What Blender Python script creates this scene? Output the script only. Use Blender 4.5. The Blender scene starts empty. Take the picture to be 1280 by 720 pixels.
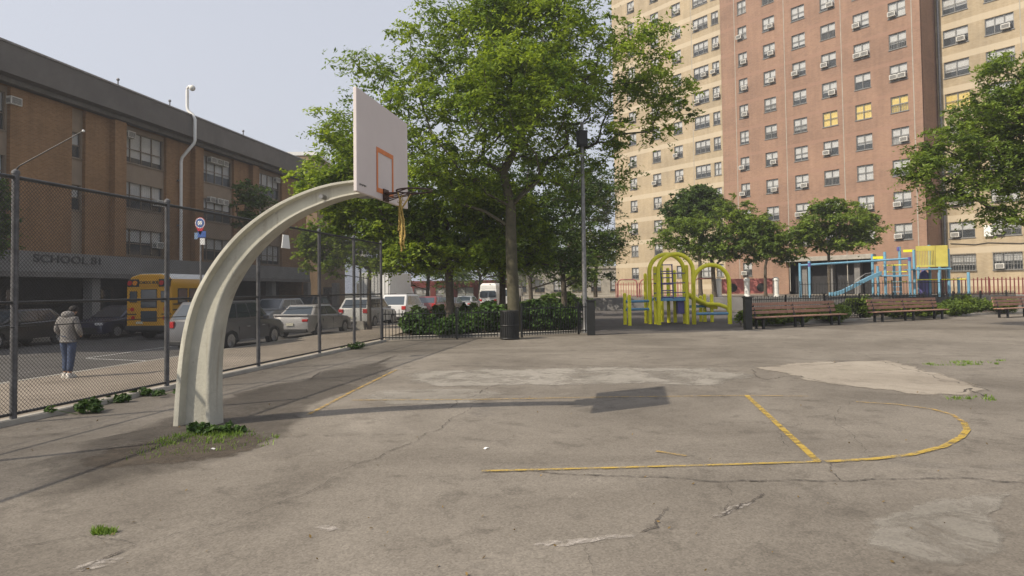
import bpy, bmesh, math, random
import numpy as np
from mathutils import Vector, Matrix
random.seed(7); rng = np.random.default_rng(7)
C = bpy.context.scene.collection
SC = bpy.context.scene
R = math.radians
# ------------------------------------------------------------------ camera
F = 830.0; CAMH = 1.75; PITCH = R(1.8); ROLL = R(0.75); SHY = -24/1280
cd = bpy.data.cameras.new('camera'); cam = bpy.data.objects.new('camera', cd); C.objects.link(cam)
cam.matrix_world = Matrix.Translation((0,0,CAMH)) @ Matrix.Rotation(R(90)+PITCH,4,'X') @ Matrix.Rotation(-ROLL,4,'Z')
cd.sensor_width = 36; cd.lens = F/1280*36; cd.shift_y = SHY; cd.clip_end = 2000; cd.clip_start = .05
SC.camera = cam
CR = cam.matrix_world.to_3x3()
def ray(x, y):
    return CR @ Vector(((x-640)/F, -(y-360)/F + SHY*1280/F, -1.0))
def gp(x, y, z=0.0):                 # measured image point -> place on the ground at height z
    d = ray(x, y); t = (z-CAMH)/d.z; return Vector((d.x*t, d.y*t, z))
def dp(x, y, Y):                     # measured image point at known distance Y
    d = ray(x, y); t = Y/d.y; return Vector((d.x*t, Y, CAMH+d.z*t))
AL = math.atan(.17)                  # direction of the street
def st(v, Y, z=0.0): return Vector((-8.45+.17*Y - v/math.cos(AL), Y, z))
# ------------------------------------------------------------------ tagging
def tag(o, label=None, cat=None, group=None, kind=None):
    if label: o['label'] = label
    if cat: o['category'] = cat
    if group: o['group'] = group
    if kind: o['kind'] = kind
    return o
def empty(name, loc=(0,0,0), rz=0.0, label=None, cat=None, group=None):
    o = bpy.data.objects.new(name, None); C.objects.link(o); o.location = loc; o.rotation_euler = (0,0,rz)
    o.empty_display_size = .2
    return tag(o, label, cat, group)
def kids(o, ALL=[None]):
    return [c for c in C.objects if c.parent == o]
def copy_tree(o, parent=None, km=None):
    if km is None:
        km = {}
        for c in C.objects:
            if c.parent: km.setdefault(c.parent.name, []).append(c)
    c = o.copy(); C.objects.link(c)
    if parent: c.parent = parent
    for ch in km.get(o.name, []): copy_tree(ch, c, km)
    return c
def link_mesh(name, me, parent=None, loc=(0,0,0)):
    o = bpy.data.objects.new(name, me); C.objects.link(o); o.location = loc
    if parent: o.parent = parent
    return o
# ------------------------------------------------------------------ mesh builder
class MB:
    def __init__(s): s.v = []; s.f = []; s.m = []
    def add(s, vs, fs, mi=0):
        b = len(s.v); s.v += [tuple(v) for v in vs]; s.f += [tuple(i+b for i in f) for f in fs]; s.m += [mi]*len(fs); return s
    def box(s, c, d, rz=0.0, mi=0, M=None):
        x, y, z = d[0]/2, d[1]/2, d[2]/2
        vs = [Vector((a*x, b*y, e*z)) for e in (-1,1) for b in (-1,1) for a in (-1,1)]
        Rm = Matrix.Rotation(rz,3,'Z') if M is None else M
        vs = [Rm@v + Vector(c) for v in vs]
        return s.add(vs, [(0,2,3,1),(4,5,7,6),(0,1,5,4),(2,6,7,3),(1,3,7,5),(0,4,6,2)], mi)
    def bb(s, a, b, mi=0):
        return s.box([(a[i]+b[i])/2 for i in range(3)], [abs(b[i]-a[i]) for i in range(3)], mi=mi)
    def beam(s, p, q, w, h, mi=0):
        p = Vector(p); q = Vector(q); d = (q-p); L = d.length; d.normalize()
        up = Vector((0,0,1)) if abs(d.z) < .95 else Vector((1,0,0))
        sx = d.cross(up).normalized(); uz = sx.cross(d)
        M = Matrix((sx, d, uz)).transposed()
        return s.box((p+q)/2, (w, L, h), M=M, mi=mi)
    def tube(s, pts, r, n=8, mi=0, cap=True):
        pts = [Vector(p) for p in pts]; rs = r if isinstance(r, (list,tuple)) else [r]*len(pts)
        vs = []; px = None
        for i, p in enumerate(pts):
            d = (pts[min(i+1,len(pts)-1)]-pts[max(i-1,0)])
            if d.length < 1e-9: d = Vector((0,0,1))
            d.normalize()
            if px is None:
                px = d.cross(Vector((0,0,1)) if abs(d.z) < .9 else Vector((1,0,0))).normalized()
            else:
                px = (px - d*px.dot(d)).normalized()
            py = d.cross(px)
            for k in range(n):
                a = 2*math.pi*k/n; vs.append(p + (px*math.cos(a)+py*math.sin(a))*rs[i])
        fs = [(i*n+k, i*n+(k+1)%n, (i+1)*n+(k+1)%n, (i+1)*n+k) for i in range(len(pts)-1) for k in range(n)]
        if cap: fs += [tuple(range(n))[::-1], tuple((len(pts)-1)*n+k for k in range(n))]
        return s.add(vs, fs, mi)
    def lathe(s, prof, c=(0,0,0), n=20, axis='Z', mi=0):
        vs = []; c = Vector(c)
        for (r, h) in prof:
            for k in range(n):
                a = 2*math.pi*k/n; p = (r*math.cos(a), r*math.sin(a), h)
                if axis == 'X': p = (p[2], p[0], p[1])
                if axis == 'Y': p = (p[1], p[2], p[0])
                vs.append(c+Vector(p))
        fs = [(i*n+k, i*n+(k+1)%n, (i+1)*n+(k+1)%n, (i+1)*n+k) for i in range(len(prof)-1) for k in range(n)]
        fs += [tuple(range(n))[::-1], tuple((len(prof)-1)*n+k for k in range(n))]
        return s.add(vs, fs, mi)
    def loft(s, rings, mi=0, cap=True):
        n = len(rings[0]); vs = [p for r in rings for p in r]
        fs = [(i*n+k, i*n+(k+1)%n, (i+1)*n+(k+1)%n, (i+1)*n+k) for i in range(len(rings)-1) for k in range(n)]
        if cap: fs += [tuple(range(n))[::-1], tuple((len(rings)-1)*n+k for k in range(n))]
        return s.add(vs, fs, mi)
    def quad(s, a, b, c, d, mi=0): return s.add([a,b,c,d], [(0,1,2,3)], mi)
    def sphere(s, c, r, n=10, mi=0):
        rr = r if isinstance(r,(tuple,list)) else (r,r,r); vs = []; fs = []
        for i in range(n+1):
            th = math.pi*i/n
            for k in range(n*2):
                a = math.pi*k/n
                vs.append((c[0]+rr[0]*math.sin(th)*math.cos(a), c[1]+rr[1]*math.sin(th)*math.sin(a), c[2]+rr[2]*math.cos(th)))
        m = n*2
        fs = [(i*m+k, (i+1)*m+k, (i+1)*m+(k+1)%m, i*m+(k+1)%m) for i in range(n) for k in range(m)]
        return s.add(vs, fs, mi)
    def mesh(s, name, mats, smooth=False, bevel=0, seg=2, fix=True, angle=40):
        me = bpy.data.meshes.new(name); me.from_pydata(s.v, [], s.f)
        if not isinstance(mats, (list,tuple)): mats = [mats]
        for m in mats: me.materials.append(m)
        for p, mi in zip(me.polygons, s.m): p.material_index = mi
        if fix or bevel:
            bm = bmesh.new(); bm.from_mesh(me)
            bmesh.ops.remove_doubles(bm, verts=bm.verts, dist=1e-5)
            if fix: bmesh.ops.recalc_face_normals(bm, faces=bm.faces)
            if bevel:
                es = [e for e in bm.edges if len(e.link_faces) == 2 and e.calc_face_angle(0) > R(30)]
                bmesh.ops.bevel(bm, geom=es, offset=bevel, segments=seg, profile=.5, affect='EDGES', clamp_overlap=True)
            bm.to_mesh(me); bm.free()
        if smooth:
            for p in me.polygons: p.use_smooth = True
            me.set_sharp_from_angle(angle=R(angle))
        me.update(); return me
    def build(s, name, mats, parent=None, smooth=False, bevel=0, seg=2, fix=True, angle=40):
        return link_mesh(name, s.mesh(name, mats, smooth, bevel, seg, fix, angle), parent)
# ------------------------------------------------------------------ materials
def nd(nt, t, **k):
    n = nt.nodes.new(t)
    for a, b in k.items():
        if a.startswith('i_'): n.inputs[a[2:].replace('_',' ')].default_value = b
        else: setattr(n, a, b)
    return n
def newmat(name):
    m = bpy.data.materials.new(name); m.use_nodes = True; nt = m.node_tree
    return m, nt, nt.nodes['Principled BSDF']
def ramp(nt, fac, stops):
    r = nt.nodes.new('ShaderNodeValToRGB'); e = r.color_ramp.elements
    while len(e) > 1: e.remove(e[-1])
    for i, (p, c) in enumerate(stops):
        el = e[0] if i == 0 else e.new(p)
        el.position = p; el.color = (*c, 1) if len(c) == 3 else c
    nt.links.new(fac, r.inputs[0]); return r
def mixc(nt, a, b, fac, mode='MIX'):
    n = nt.nodes.new('ShaderNodeMix'); n.data_type = 'RGBA'; n.blend_type = mode
    for sock, val in ((n.inputs['Factor'], fac), (n.inputs['A'], a), (n.inputs['B'], b)):
        if hasattr(val, 'is_linked') or hasattr(val, 'links'): nt.links.new(val, sock)
        elif isinstance(val, (int, float)): sock.default_value = val
        else: sock.default_value = (*val, 1) if len(val) == 3 else val
    return n.outputs['Result']
def noise(nt, scale, detail=4, rough=.6, coord=None, dist=0):
    n = nt.nodes.new('ShaderNodeTexNoise'); n.inputs['Scale'].default_value = scale
    n.inputs['Detail'].default_value = detail; n.inputs['Roughness'].default_value = rough; n.inputs['Distortion'].default_value = dist
    if coord is not None: nt.links.new(coord, n.inputs['Vector'])
    return n.outputs['Fac']
def coord(nt, kind='Object'):
    return nt.nodes.new('ShaderNodeTexCoord').outputs[kind]
def pm(name, col, rough=.6, var=.18, scale=3.0, metal=0.0, bump=0.0, grime=0.0, spec=.5, coat=0):
    m, nt, b = newmat(name)
    co = coord(nt); f = noise(nt, scale, 6, .65, co)
    r = ramp(nt, f, [(.3, [c*(1-var) for c in col]), (.7, [min(1, c*(1+var)) for c in col])])
    out = r.outputs[0]
    if grime:
        g = ramp(nt, noise(nt, scale*.35, 8, .7, co, .6), [(.42, (0,0,0)), (.66, (1,1,1))])
        out = mixc(nt, out, [c*.45 for c in col], mixc(nt, (0,0,0), (grime,)*3, g.outputs[0]))
    nt.links.new(out, b.inputs['Base Color'])
    b.inputs['Roughness'].default_value = rough; b.inputs['Metallic'].default_value = metal
    b.inputs['Specular IOR Level'].default_value = spec; b.inputs['Coat Weight'].default_value = coat
    if bump:
        bn = nt.nodes.new('ShaderNodeBump'); bn.inputs['Strength'].default_value = bump; bn.inputs['Distance'].default_value = .01
        nt.links.new(noise(nt, scale*12, 5, .6, co), bn.inputs['Height']); nt.links.new(bn.outputs[0], b.inputs['Normal'])
    return m
def brickmat(name, c1, c2, mortar, band=None, bandp=2.72, band0=0.0, bandw=.5, scale=1.0):
    # facades use local X (along) and Z (up)
    m, nt, b = newmat(name)
    co = coord(nt); sp = nt.nodes.new('ShaderNodeSeparateXYZ'); nt.links.new(co, sp.inputs[0])
    ad = nt.nodes.new('ShaderNodeMath'); ad.operation = 'ADD'; nt.links.new(sp.outputs[0], ad.inputs[0]); nt.links.new(sp.outputs[1], ad.inputs[1])
    cb = nt.nodes.new('ShaderNodeCombineXYZ'); nt.links.new(ad.outputs[0], cb.inputs[0]); nt.links.new(sp.outputs[2], cb.inputs[1])
    br = nt.nodes.new('ShaderNodeTexBrick'); nt.links.new(cb.outputs[0], br.inputs['Vector'])
    br.inputs['Scale'].default_value = 1/scale; br.inputs['Brick Width'].default_value = .22; br.inputs['Row Height'].default_value = .075
    br.inputs['Mortar Size'].default_value = .008; br.inputs['Color1'].default_value = (*c1,1); br.inputs['Color2'].default_value = (*c2,1); br.inputs['Mortar'].default_value = (*mortar,1)
    br.inputs['Bias'].default_value = .1
    n1 = ramp(nt, noise(nt, .22, 7, .6, co), [(.3,(.76,.76,.78)),(.7,(1.12,1.10,1.08))])
    out = mixc(nt, br.outputs['Color'], n1.outputs[0], 1.0, 'MULTIPLY')
    mp = nt.nodes.new('ShaderNodeMapping'); mp.inputs['Scale'].default_value = (2.5,2.5,.25); nt.links.new(co, mp.inputs[0])
    n2 = ramp(nt, noise(nt, 1.0, 6, .6, mp.outputs[0]), [(.35,(.88,.88,.88)),(.7,(1.06,1.06,1.06))])
    out = mixc(nt, out, n2.outputs[0], 1.0, 'MULTIPLY')
    if band:
        s = nt.nodes.new('ShaderNodeMath'); s.operation = 'SUBTRACT'; nt.links.new(sp.outputs[2], s.inputs[0]); s.inputs[1].default_value = band0
        w = nt.nodes.new('ShaderNodeMath'); w.operation = 'FLOORED_MODULO'; nt.links.new(s.outputs[0], w.inputs[0]); w.inputs[1].default_value = bandp
        l = nt.nodes.new('ShaderNodeMath'); l.operation = 'LESS_THAN'; nt.links.new(w.outputs[0], l.inputs[0]); l.inputs[1].default_value = bandw
        mm = nt.nodes.new('ShaderNodeMath'); mm.operation = 'MULTIPLY'; nt.links.new(l.outputs[0], mm.inputs[0]); mm.inputs[1].default_value = .6
        out = mixc(nt, out, band, mm.outputs[0])
    nt.links.new(out, b.inputs['Base Color']); b.inputs['Roughness'].default_value = .9; b.inputs['Specular IOR Level'].default_value = .2
    return m
def leafmat(name, dark, light, trans=.35):
    m, nt, b = newmat(name); nt.nodes.remove(b)
    at = nt.nodes.new('ShaderNodeAttribute'); at.attribute_name = 'tint'
    r = ramp(nt, at.outputs['Fac'], [(0.0, dark), (1.0, light)])
    d = nt.nodes.new('ShaderNodeBsdfPrincipled'); d.inputs['Roughness'].default_value = .55; d.inputs['Specular IOR Level'].default_value = .25
    t = nt.nodes.new('ShaderNodeBsdfTranslucent'); nt.links.new(r.outputs[0], d.inputs['Base Color'])
    yl = mixc(nt, r.outputs[0], (1.3,1.25,.5), 1.0, 'MULTIPLY'); nt.links.new(yl, t.inputs['Color'])
    mx = nt.nodes.new('ShaderNodeMixShader'); mx.inputs[0].default_value = trans
    nt.links.new(d.outputs[0], mx.inputs[1]); nt.links.new(t.outputs[0], mx.inputs[2])
    nt.links.new(mx.outputs[0], nt.nodes['Material Output'].inputs[0]); return m
def wornmat(name, col, lo=.42, hi=.58, scale=9.0, rough=.8, base=.9):
    m, nt, b = newmat(name); co = coord(nt)
    f = ramp(nt, noise(nt, scale, 8, .75, co), [(lo,(0,0,0)),(hi,(base,)*3)])
    c = ramp(nt, noise(nt, 2.0, 4, .6, co), [(.3,[k*.8 for k in col]),(.7,col)])
    nt.links.new(c.outputs[0], b.inputs['Base Color']); nt.links.new(f.outputs[0], b.inputs['Alpha']); b.inputs['Roughness'].default_value = rough
    return m
M = {}
M['dark_metal'] = pm('dark_metal', (.03,.03,.032), .45, .3, 8, .3)
M['black_iron'] = pm('black_iron', (.012,.013,.013), .5, .3, 6, .1)
M['galv'] = pm('galvanised_steel', (.22,.22,.22), .45, .3, 10, .5, grime=.5)
M['wire'] = pm('fence_wire', (.045,.045,.045), .5, .3, 4, .3)
M['post_dark'] = pm('weathered_dark_paint', (.10,.10,.105), .6, .5, 9, .1, grime=.7)
M['pole_paint'] = pm('chalky_white_paint', (.56,.55,.48), .65, .10, 2.2, 0, .15, grime=.35)
M['board_paint'] = pm('backboard_paint', (.62,.56,.54), .5, .05, 1.5)
M['orange'] = pm('orange_paint', (.62,.19,.06), .5, .15, 6)
M['rim'] = pm('rim_rusty', (.05,.025,.022), .5, .3, 9)
M['net'] = pm('dirty_yellow_net', (.42,.30,.09), .9, .3, 20)
M['yellow'] = pm('play_yellow', (.80,.76,.03), .4, .12, 3)
M['blue'] = pm('play_blue', (.12,.30,.48), .4, .15, 3)
M['concrete_letter'] = pm('weathered_letter', (.07,.07,.07), .8, .3, 4)
M['fyellow'] = pm('faded_yellow', (.50,.43,.09), .5, .15, 2)
M['purple'] = pm('play_purple', (.10,.09,.28), .45, .2, 3)
M['ltblue'] = pm('play_light_blue', (.15,.33,.46), .4, .12, 3)
M['wood'] = pm('bench_wood', (.33,.185,.13), .7, .25, 7, bump=.3)
M['concrete'] = pm('concrete', (.34,.32,.28), .9, .18, 3, bump=.3, grime=.3)
M['concrete_dark'] = pm('concrete_dark', (.17,.165,.16), .9, .2, 2, bump=.2, grime=.3)
M['white'] = pm('white_paint', (.72,.72,.70), .5, .06, 3)
M['plastic_white'] = pm('ac_casing', (.60,.59,.55), .6, .1, 6)
M['frame'] = pm('window_frame', (.17,.135,.10), .5, .2, 5)
M['frame_grey'] = pm('window_frame_grey', (.16,.16,.155), .5, .2, 5)
M['blind'] = pm('blind', (.66,.66,.64), .8, .12, 1.2)
M['gold'] = pm('yellow_curtain', (.95,.68,.16), .8, .15, 3)
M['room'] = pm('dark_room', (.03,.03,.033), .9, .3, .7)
M['tyre'] = pm('tyre', (.018,.018,.018), .85, .2, 8)
M['rimmetal'] = pm('wheel_metal', (.45,.45,.46), .35, .1, 8, .7)
M['black_plastic'] = pm('black_plastic', (.02,.02,.021), .6, .2, 6)
M['red_light'] = pm('red_lens', (.45,.02,.02), .2, .1, 6)
M['white_light'] = pm('clear_lens', (.6,.6,.6), .15, .1, 6)
M['amber'] = pm('amber_lens', (.7,.25,.02), .2, .1, 6)
M['red_paint'] = pm('red_paint', (.17,.04,.035), .6, .2, 3)
M['pink_paint'] = pm('faded_red_paint', (.36,.12,.11), .7, .2, 3)
M['soil'] = pm('soil', (.07,.055,.04), 1, .35, 5, bump=.6)
M['plate'] = pm('plate', (.55,.53,.42), .5, .1, 30)
def paint(name, col, rough=.28): return pm(name, col, rough, .05, 2, .0, coat=.6)
def glassmat(name, col=(.05,.06,.07), tr=.0, rough=.06):
    m, nt, b = newmat(name); b.inputs['Base Color'].default_value = (*col,1); b.inputs['Roughness'].default_value = rough
    b.inputs['Specular IOR Level'].default_value = 1.0; b.inputs['IOR'].default_value = 1.6
    if tr:
        t = nt.nodes.new('ShaderNodeBsdfTransparent'); mx = nt.nodes.new('ShaderNodeMixShader'); mx.inputs[0].default_value = tr
        nt.links.new(b.outputs[0], mx.inputs[1]); nt.links.new(t.outputs[0], mx.inputs[2]); nt.links.new(mx.outputs[0], nt.nodes['Material Output'].inputs[0])
    return m
M['glass'] = glassmat('window_glass', (.20,.22,.24), .84)
M['carglass'] = glassmat('car_glass', (.035,.05,.065), 0, .12)
M['bark'] = pm('bark', (.085,.07,.052), .95, .4, 6, bump=.8)
M['bark_moss'] = pm('mossy_bark', (.075,.068,.042), .95, .4, 4, bump=.8)
L_main = leafmat('locust_leaf', (.050,.105,.015), (.33,.43,.045), .44)
L_dark = leafmat('dark_leaf', (.030,.062,.015), (.12,.19,.032), .36)
L_mid = leafmat('mid_leaf', (.050,.092,.018), (.25,.34,.055), .42)
L_dry = leafmat('pale_leaf', (.060,.095,.028), (.20,.22,.07), .33)
L_hedge = leafmat('ivy_leaf', (.022,.055,.014), (.085,.155,.028), .25)
L_grass = leafmat('grass_blade', (.07,.14,.02), (.22,.32,.06), .3)
L_dead = leafmat('dry_leaf', (.10,.07,.03), (.26,.17,.06), .2)

# ------------------------------------------------------------------ foliage
def leaf_mesh(name, centres, rad, n, size, mat, flat=.55, seed=0, aspect=.5, tintb=None, droop=.3, spray=0):
    g = np.random.default_rng(seed); K = len(centres); c = np.repeat(np.asarray(centres), n, 0); N = len(c)
    rr = np.repeat(np.asarray(rad), n)[:,None]
    d = g.normal(size=(N,3)); d /= np.linalg.norm(d,axis=1)[:,None]; d *= (g.random((N,1))**.5)
    d[:,2] *= flat; d[:,2] -= droop*(d[:,0]**2+d[:,1]**2)*.6
    if spray:
        sd_ = g.normal(size=(K,spray,3)); sd_[:,:,2] = sd_[:,:,2]*.45+.12; sd_ /= np.linalg.norm(sd_,axis=2)[:,:,None]
        si = g.integers(0,spray,N); ki = np.repeat(np.arange(K), n); t_ = (.15+.85*g.random((N,1)))
        ln = (.7+.6*g.random((K,spray)))[ki,si][:,None]
        d = sd_[ki,si]*t_*ln; d[:,2] -= .38*(t_[:,0]**2); d += g.normal(size=(N,3))*np.array([.11,.11,.06])
    p = c + d*rr
    # leaf frame: mostly face up, tipped outward
    nrm = np.stack([g.normal(size=N)*.55 + d[:,0]*.5, g.normal(size=N)*.55 + d[:,1]*.5, np.ones(N)*.8],1); nrm /= np.linalg.norm(nrm,axis=1)[:,None]
    a = g.normal(size=(N,3)); a -= nrm*np.sum(a*nrm,1)[:,None]; a /= np.linalg.norm(a,axis=1)[:,None]
    b = np.cross(nrm,a); s = size*(.6+.8*g.random((N,1)))
    a *= s; b *= s*aspect
    V = np.empty((N,4,3)); V[:,0] = p-a; V[:,1] = p+b; V[:,2] = p+a; V[:,3] = p-b
    me = bpy.data.meshes.new(name); me.vertices.add(N*4); me.vertices.foreach_set('co', V.reshape(-1).astype(np.float32))
    me.loops.add(N*4); me.loops.foreach_set('vertex_index', np.arange(N*4, dtype=np.int32))
    me.polygons.add(N); me.polygons.foreach_set('loop_start', np.arange(0,N*4,4,dtype=np.int32))
    try: me.polygons.foreach_set('loop_total', np.full(N,4,dtype=np.int32))
    except Exception: pass
    at = me.attributes.new('tint','FLOAT','FACE')
    tb = g.random(K)**1.3 if tintb is None else np.asarray(tintb)
    t = np.clip(np.repeat(tb, n)*.65 + g.random(N)*.35, 0, 1); at.data.foreach_set('value', t.astype(np.float32))
    me.materials.append(mat); me.update(calc_edges=True); me.validate(); return me
def tree(label, group, base, trunk_r, fork_h, lobes, n=300, leaves=90, leaf=.1, mat=None, bark=None, seed=1, clump=.7, name='tree', lean=(0,0), step=1.1, aspect=.5, flat=.55, cat='tree', shell=.5, avoid=None, spray=9):
    g = np.random.default_rng(seed)
    root = empty(name, base, 0, label, cat, group)
    lob = np.array(lobes, float); vol = lob[:,3]*lob[:,4]*lob[:,5]; pr = vol**.75; pr /= pr.sum()
    idx = g.choice(len(lob), n, p=pr); d = g.normal(size=(n,3)); d /= np.linalg.norm(d,axis=1)[:,None]
    rr = (shell + (1-shell)*g.random((n,1))**.7); P = lob[idx,:3] + d*rr*lob[idx,3:6]
    P = P[P[:,2] > .8]
    if avoid: P = P[~((abs(P[:,0]-avoid[0]) < avoid[1]) & (P[:,1] < avoid[2]) & (P[:,2] > avoid[3]) & (P[:,2] < avoid[4]))]
    nodes = []; par = []
    H = fork_h; pts0 = 6
    for i in range(pts0+1):
        t = i/pts0; nodes.append(np.array([lean[0]*t+.08*math.sin(seed+3*t)*trunk_r*4*t, lean[1]*t+.08*math.cos(seed*2+2.5*t)*trunk_r*4*t, H*t])); par.append(i-1)
    top = nodes[-1]; cen = lob[:,:3].mean(0)
    # a central leader carries on into the crown
    hz = lob[:,2].max(); prev = pts0
    for i in range(1,6):
        t = i/5; q = top*(1-t*.85)+np.array([cen[0],cen[1],hz])*(t*.85); q = q + g.normal(size=3)*np.array([.35,.35,.1])
        nodes.append(q); par.append(prev); prev = len(nodes)-1
    order = np.argsort(np.linalg.norm(P-top,axis=1)); dist0 = {}
    depth = [float(np.linalg.norm(x-nodes[0])) for x in nodes]
    tips = []
    for k in order:
        p = P[k]; A = np.array(nodes); A_ok = A.copy()
        dd = np.linalg.norm(A-p,axis=1); cost = dd + .25*np.array(depth) + np.where(A[:,2] > p[2]+.3, 1.2, 0) ; cost[:4] += 50
        j = int(np.argmin(cost)); L = dd[j]; m = max(1, int(L/step)); q0 = nodes[j]; last = j
        for i in range(1,m+1):
            t = i/m; q = q0*(1-t)+p*t
            if i < m: q = q + g.normal(size=3)*.12*step + np.array([0,0,.10*L*math.sin(math.pi*t)])
            nodes.append(q); par.append(last); depth.append(depth[last]+L/m); last = len(nodes)-1
        tips.append(last)
    NN = len(nodes); w = np.zeros(NN); w[tips] = 1.0
    for i in range(NN-1,0,-1):
        if par[i] >= 0: w[par[i]] += w[i]
    tot = w[pts0]; rad = np.maximum(.012, trunk_r*.80*(w/tot)**.5)
    for i in range(pts0+1): rad[i] = trunk_r*(1.0-.2*i/pts0) if i else trunk_r*1.3
    mb = MB(); mb.tube([nodes[i] for i in range(pts0+1)], [rad[i] for i in range(pts0+1)], 12)
    mb.build('trunk', bark or M['bark'], root, smooth=True, fix=False)
    mb = MB()
    for i in range(pts0+1, NN):
        j = par[i]; mb.tube([nodes[j], nodes[i]], [min(rad[j], rad[i]*1.25), rad[i]], 5 if rad[i] > .03 else 3, cap=False)
    mb.build('limbs', bark or M['bark'], root, smooth=True, fix=False)
    cl = np.array([nodes[t] for t in tips]); rads = clump*(.6+.8*g.random(len(cl)))
    o = link_mesh('crown', leaf_mesh('crown', cl, rads, leaves, leaf, mat or L_mid, flat=flat, seed=seed+5, aspect=aspect, spray=spray), root)
    return root
def lobpx(Y, base, items):
    out = []
    for it in items:
        x, y, r = it[:3]; dy = it[3] if len(it) > 3 else 0; ry = it[4] if len(it) > 4 else r*.8
        p = dp(x, y, Y+dy); k = (Y+dy)/F
        out.append((p.x-base[0], p.y-base[1], p.z-base[2], r*k, r*k*1.0, ry*k))
    return out
def grass_mesh(name, pts, mat, h=.12, w=.008, seed=0):
    g = np.random.default_rng(seed); P = np.asarray(pts); N = len(P); a = g.random(N)*2*math.pi
    hh = h*(.4+.9*g.random(N)); le = g.normal(size=(N,2))*.45*hh[:,None]
    V = np.zeros((N,3,3)); dx = np.stack([np.cos(a),np.sin(a),0*a],1)*w
    V[:,0] = P-dx; V[:,1] = P+dx; V[:,2] = P+np.stack([le[:,0],le[:,1],hh],1)
    me = bpy.data.meshes.new(name); me.from_pydata(V.reshape(-1,3).tolist(), [], [(3*i,3*i+1,3*i+2) for i in range(N)])
    at = me.attributes.new('tint','FLOAT','FACE'); at.data.foreach_set('value', g.random(N).astype(np.float32)); me.materials.append(mat); return me
# ------------------------------------------------------------------ facade with real openings; local X along, Z up, faces -Y
def facade(x0, x1, z0, z1, holes, depth=.18, mb=None, y=0.0):
    mb = mb or MB()
    xs = sorted(set([x0,x1]+[round(h[i],4) for h in holes for i in (0,1)])); zs = sorted(set([z0,z1]+[round(h[i],4) for h in holes for i in (2,3)]))
    for i in range(len(xs)-1):
        j = 0
        while j < len(zs)-1:
            def hole(j):
                cx, cz = (xs[i]+xs[i+1])/2, (zs[j]+zs[j+1])/2
                return any(h[0] < cx < h[1] and h[2] < cz < h[3] for h in holes)
            if hole(j): j += 1; continue
            k = j
            while k+1 < len(zs)-1 and not hole(k+1): k += 1
            mb.quad((xs[i],y,zs[j]),(xs[i+1],y,zs[j]),(xs[i+1],y,zs[k+1]),(xs[i],y,zs[k+1])); j = k+1
    for h in holes:
        a,b,c,d = h[:4]
        mb.quad((a,y,c),(a,y+depth,c),(a,y+depth,d),(a,y,d)); mb.quad((b,y,c),(b,y,d),(b,y+depth,d),(b,y+depth,c))
        mb.quad((a,y,c),(b,y,c),(b,y+depth,c),(a,y+depth,c)); mb.quad((a,y,d),(a,y+depth,d),(b,y+depth,d),(b,y,d))
    return mb
_wc = {}
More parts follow.
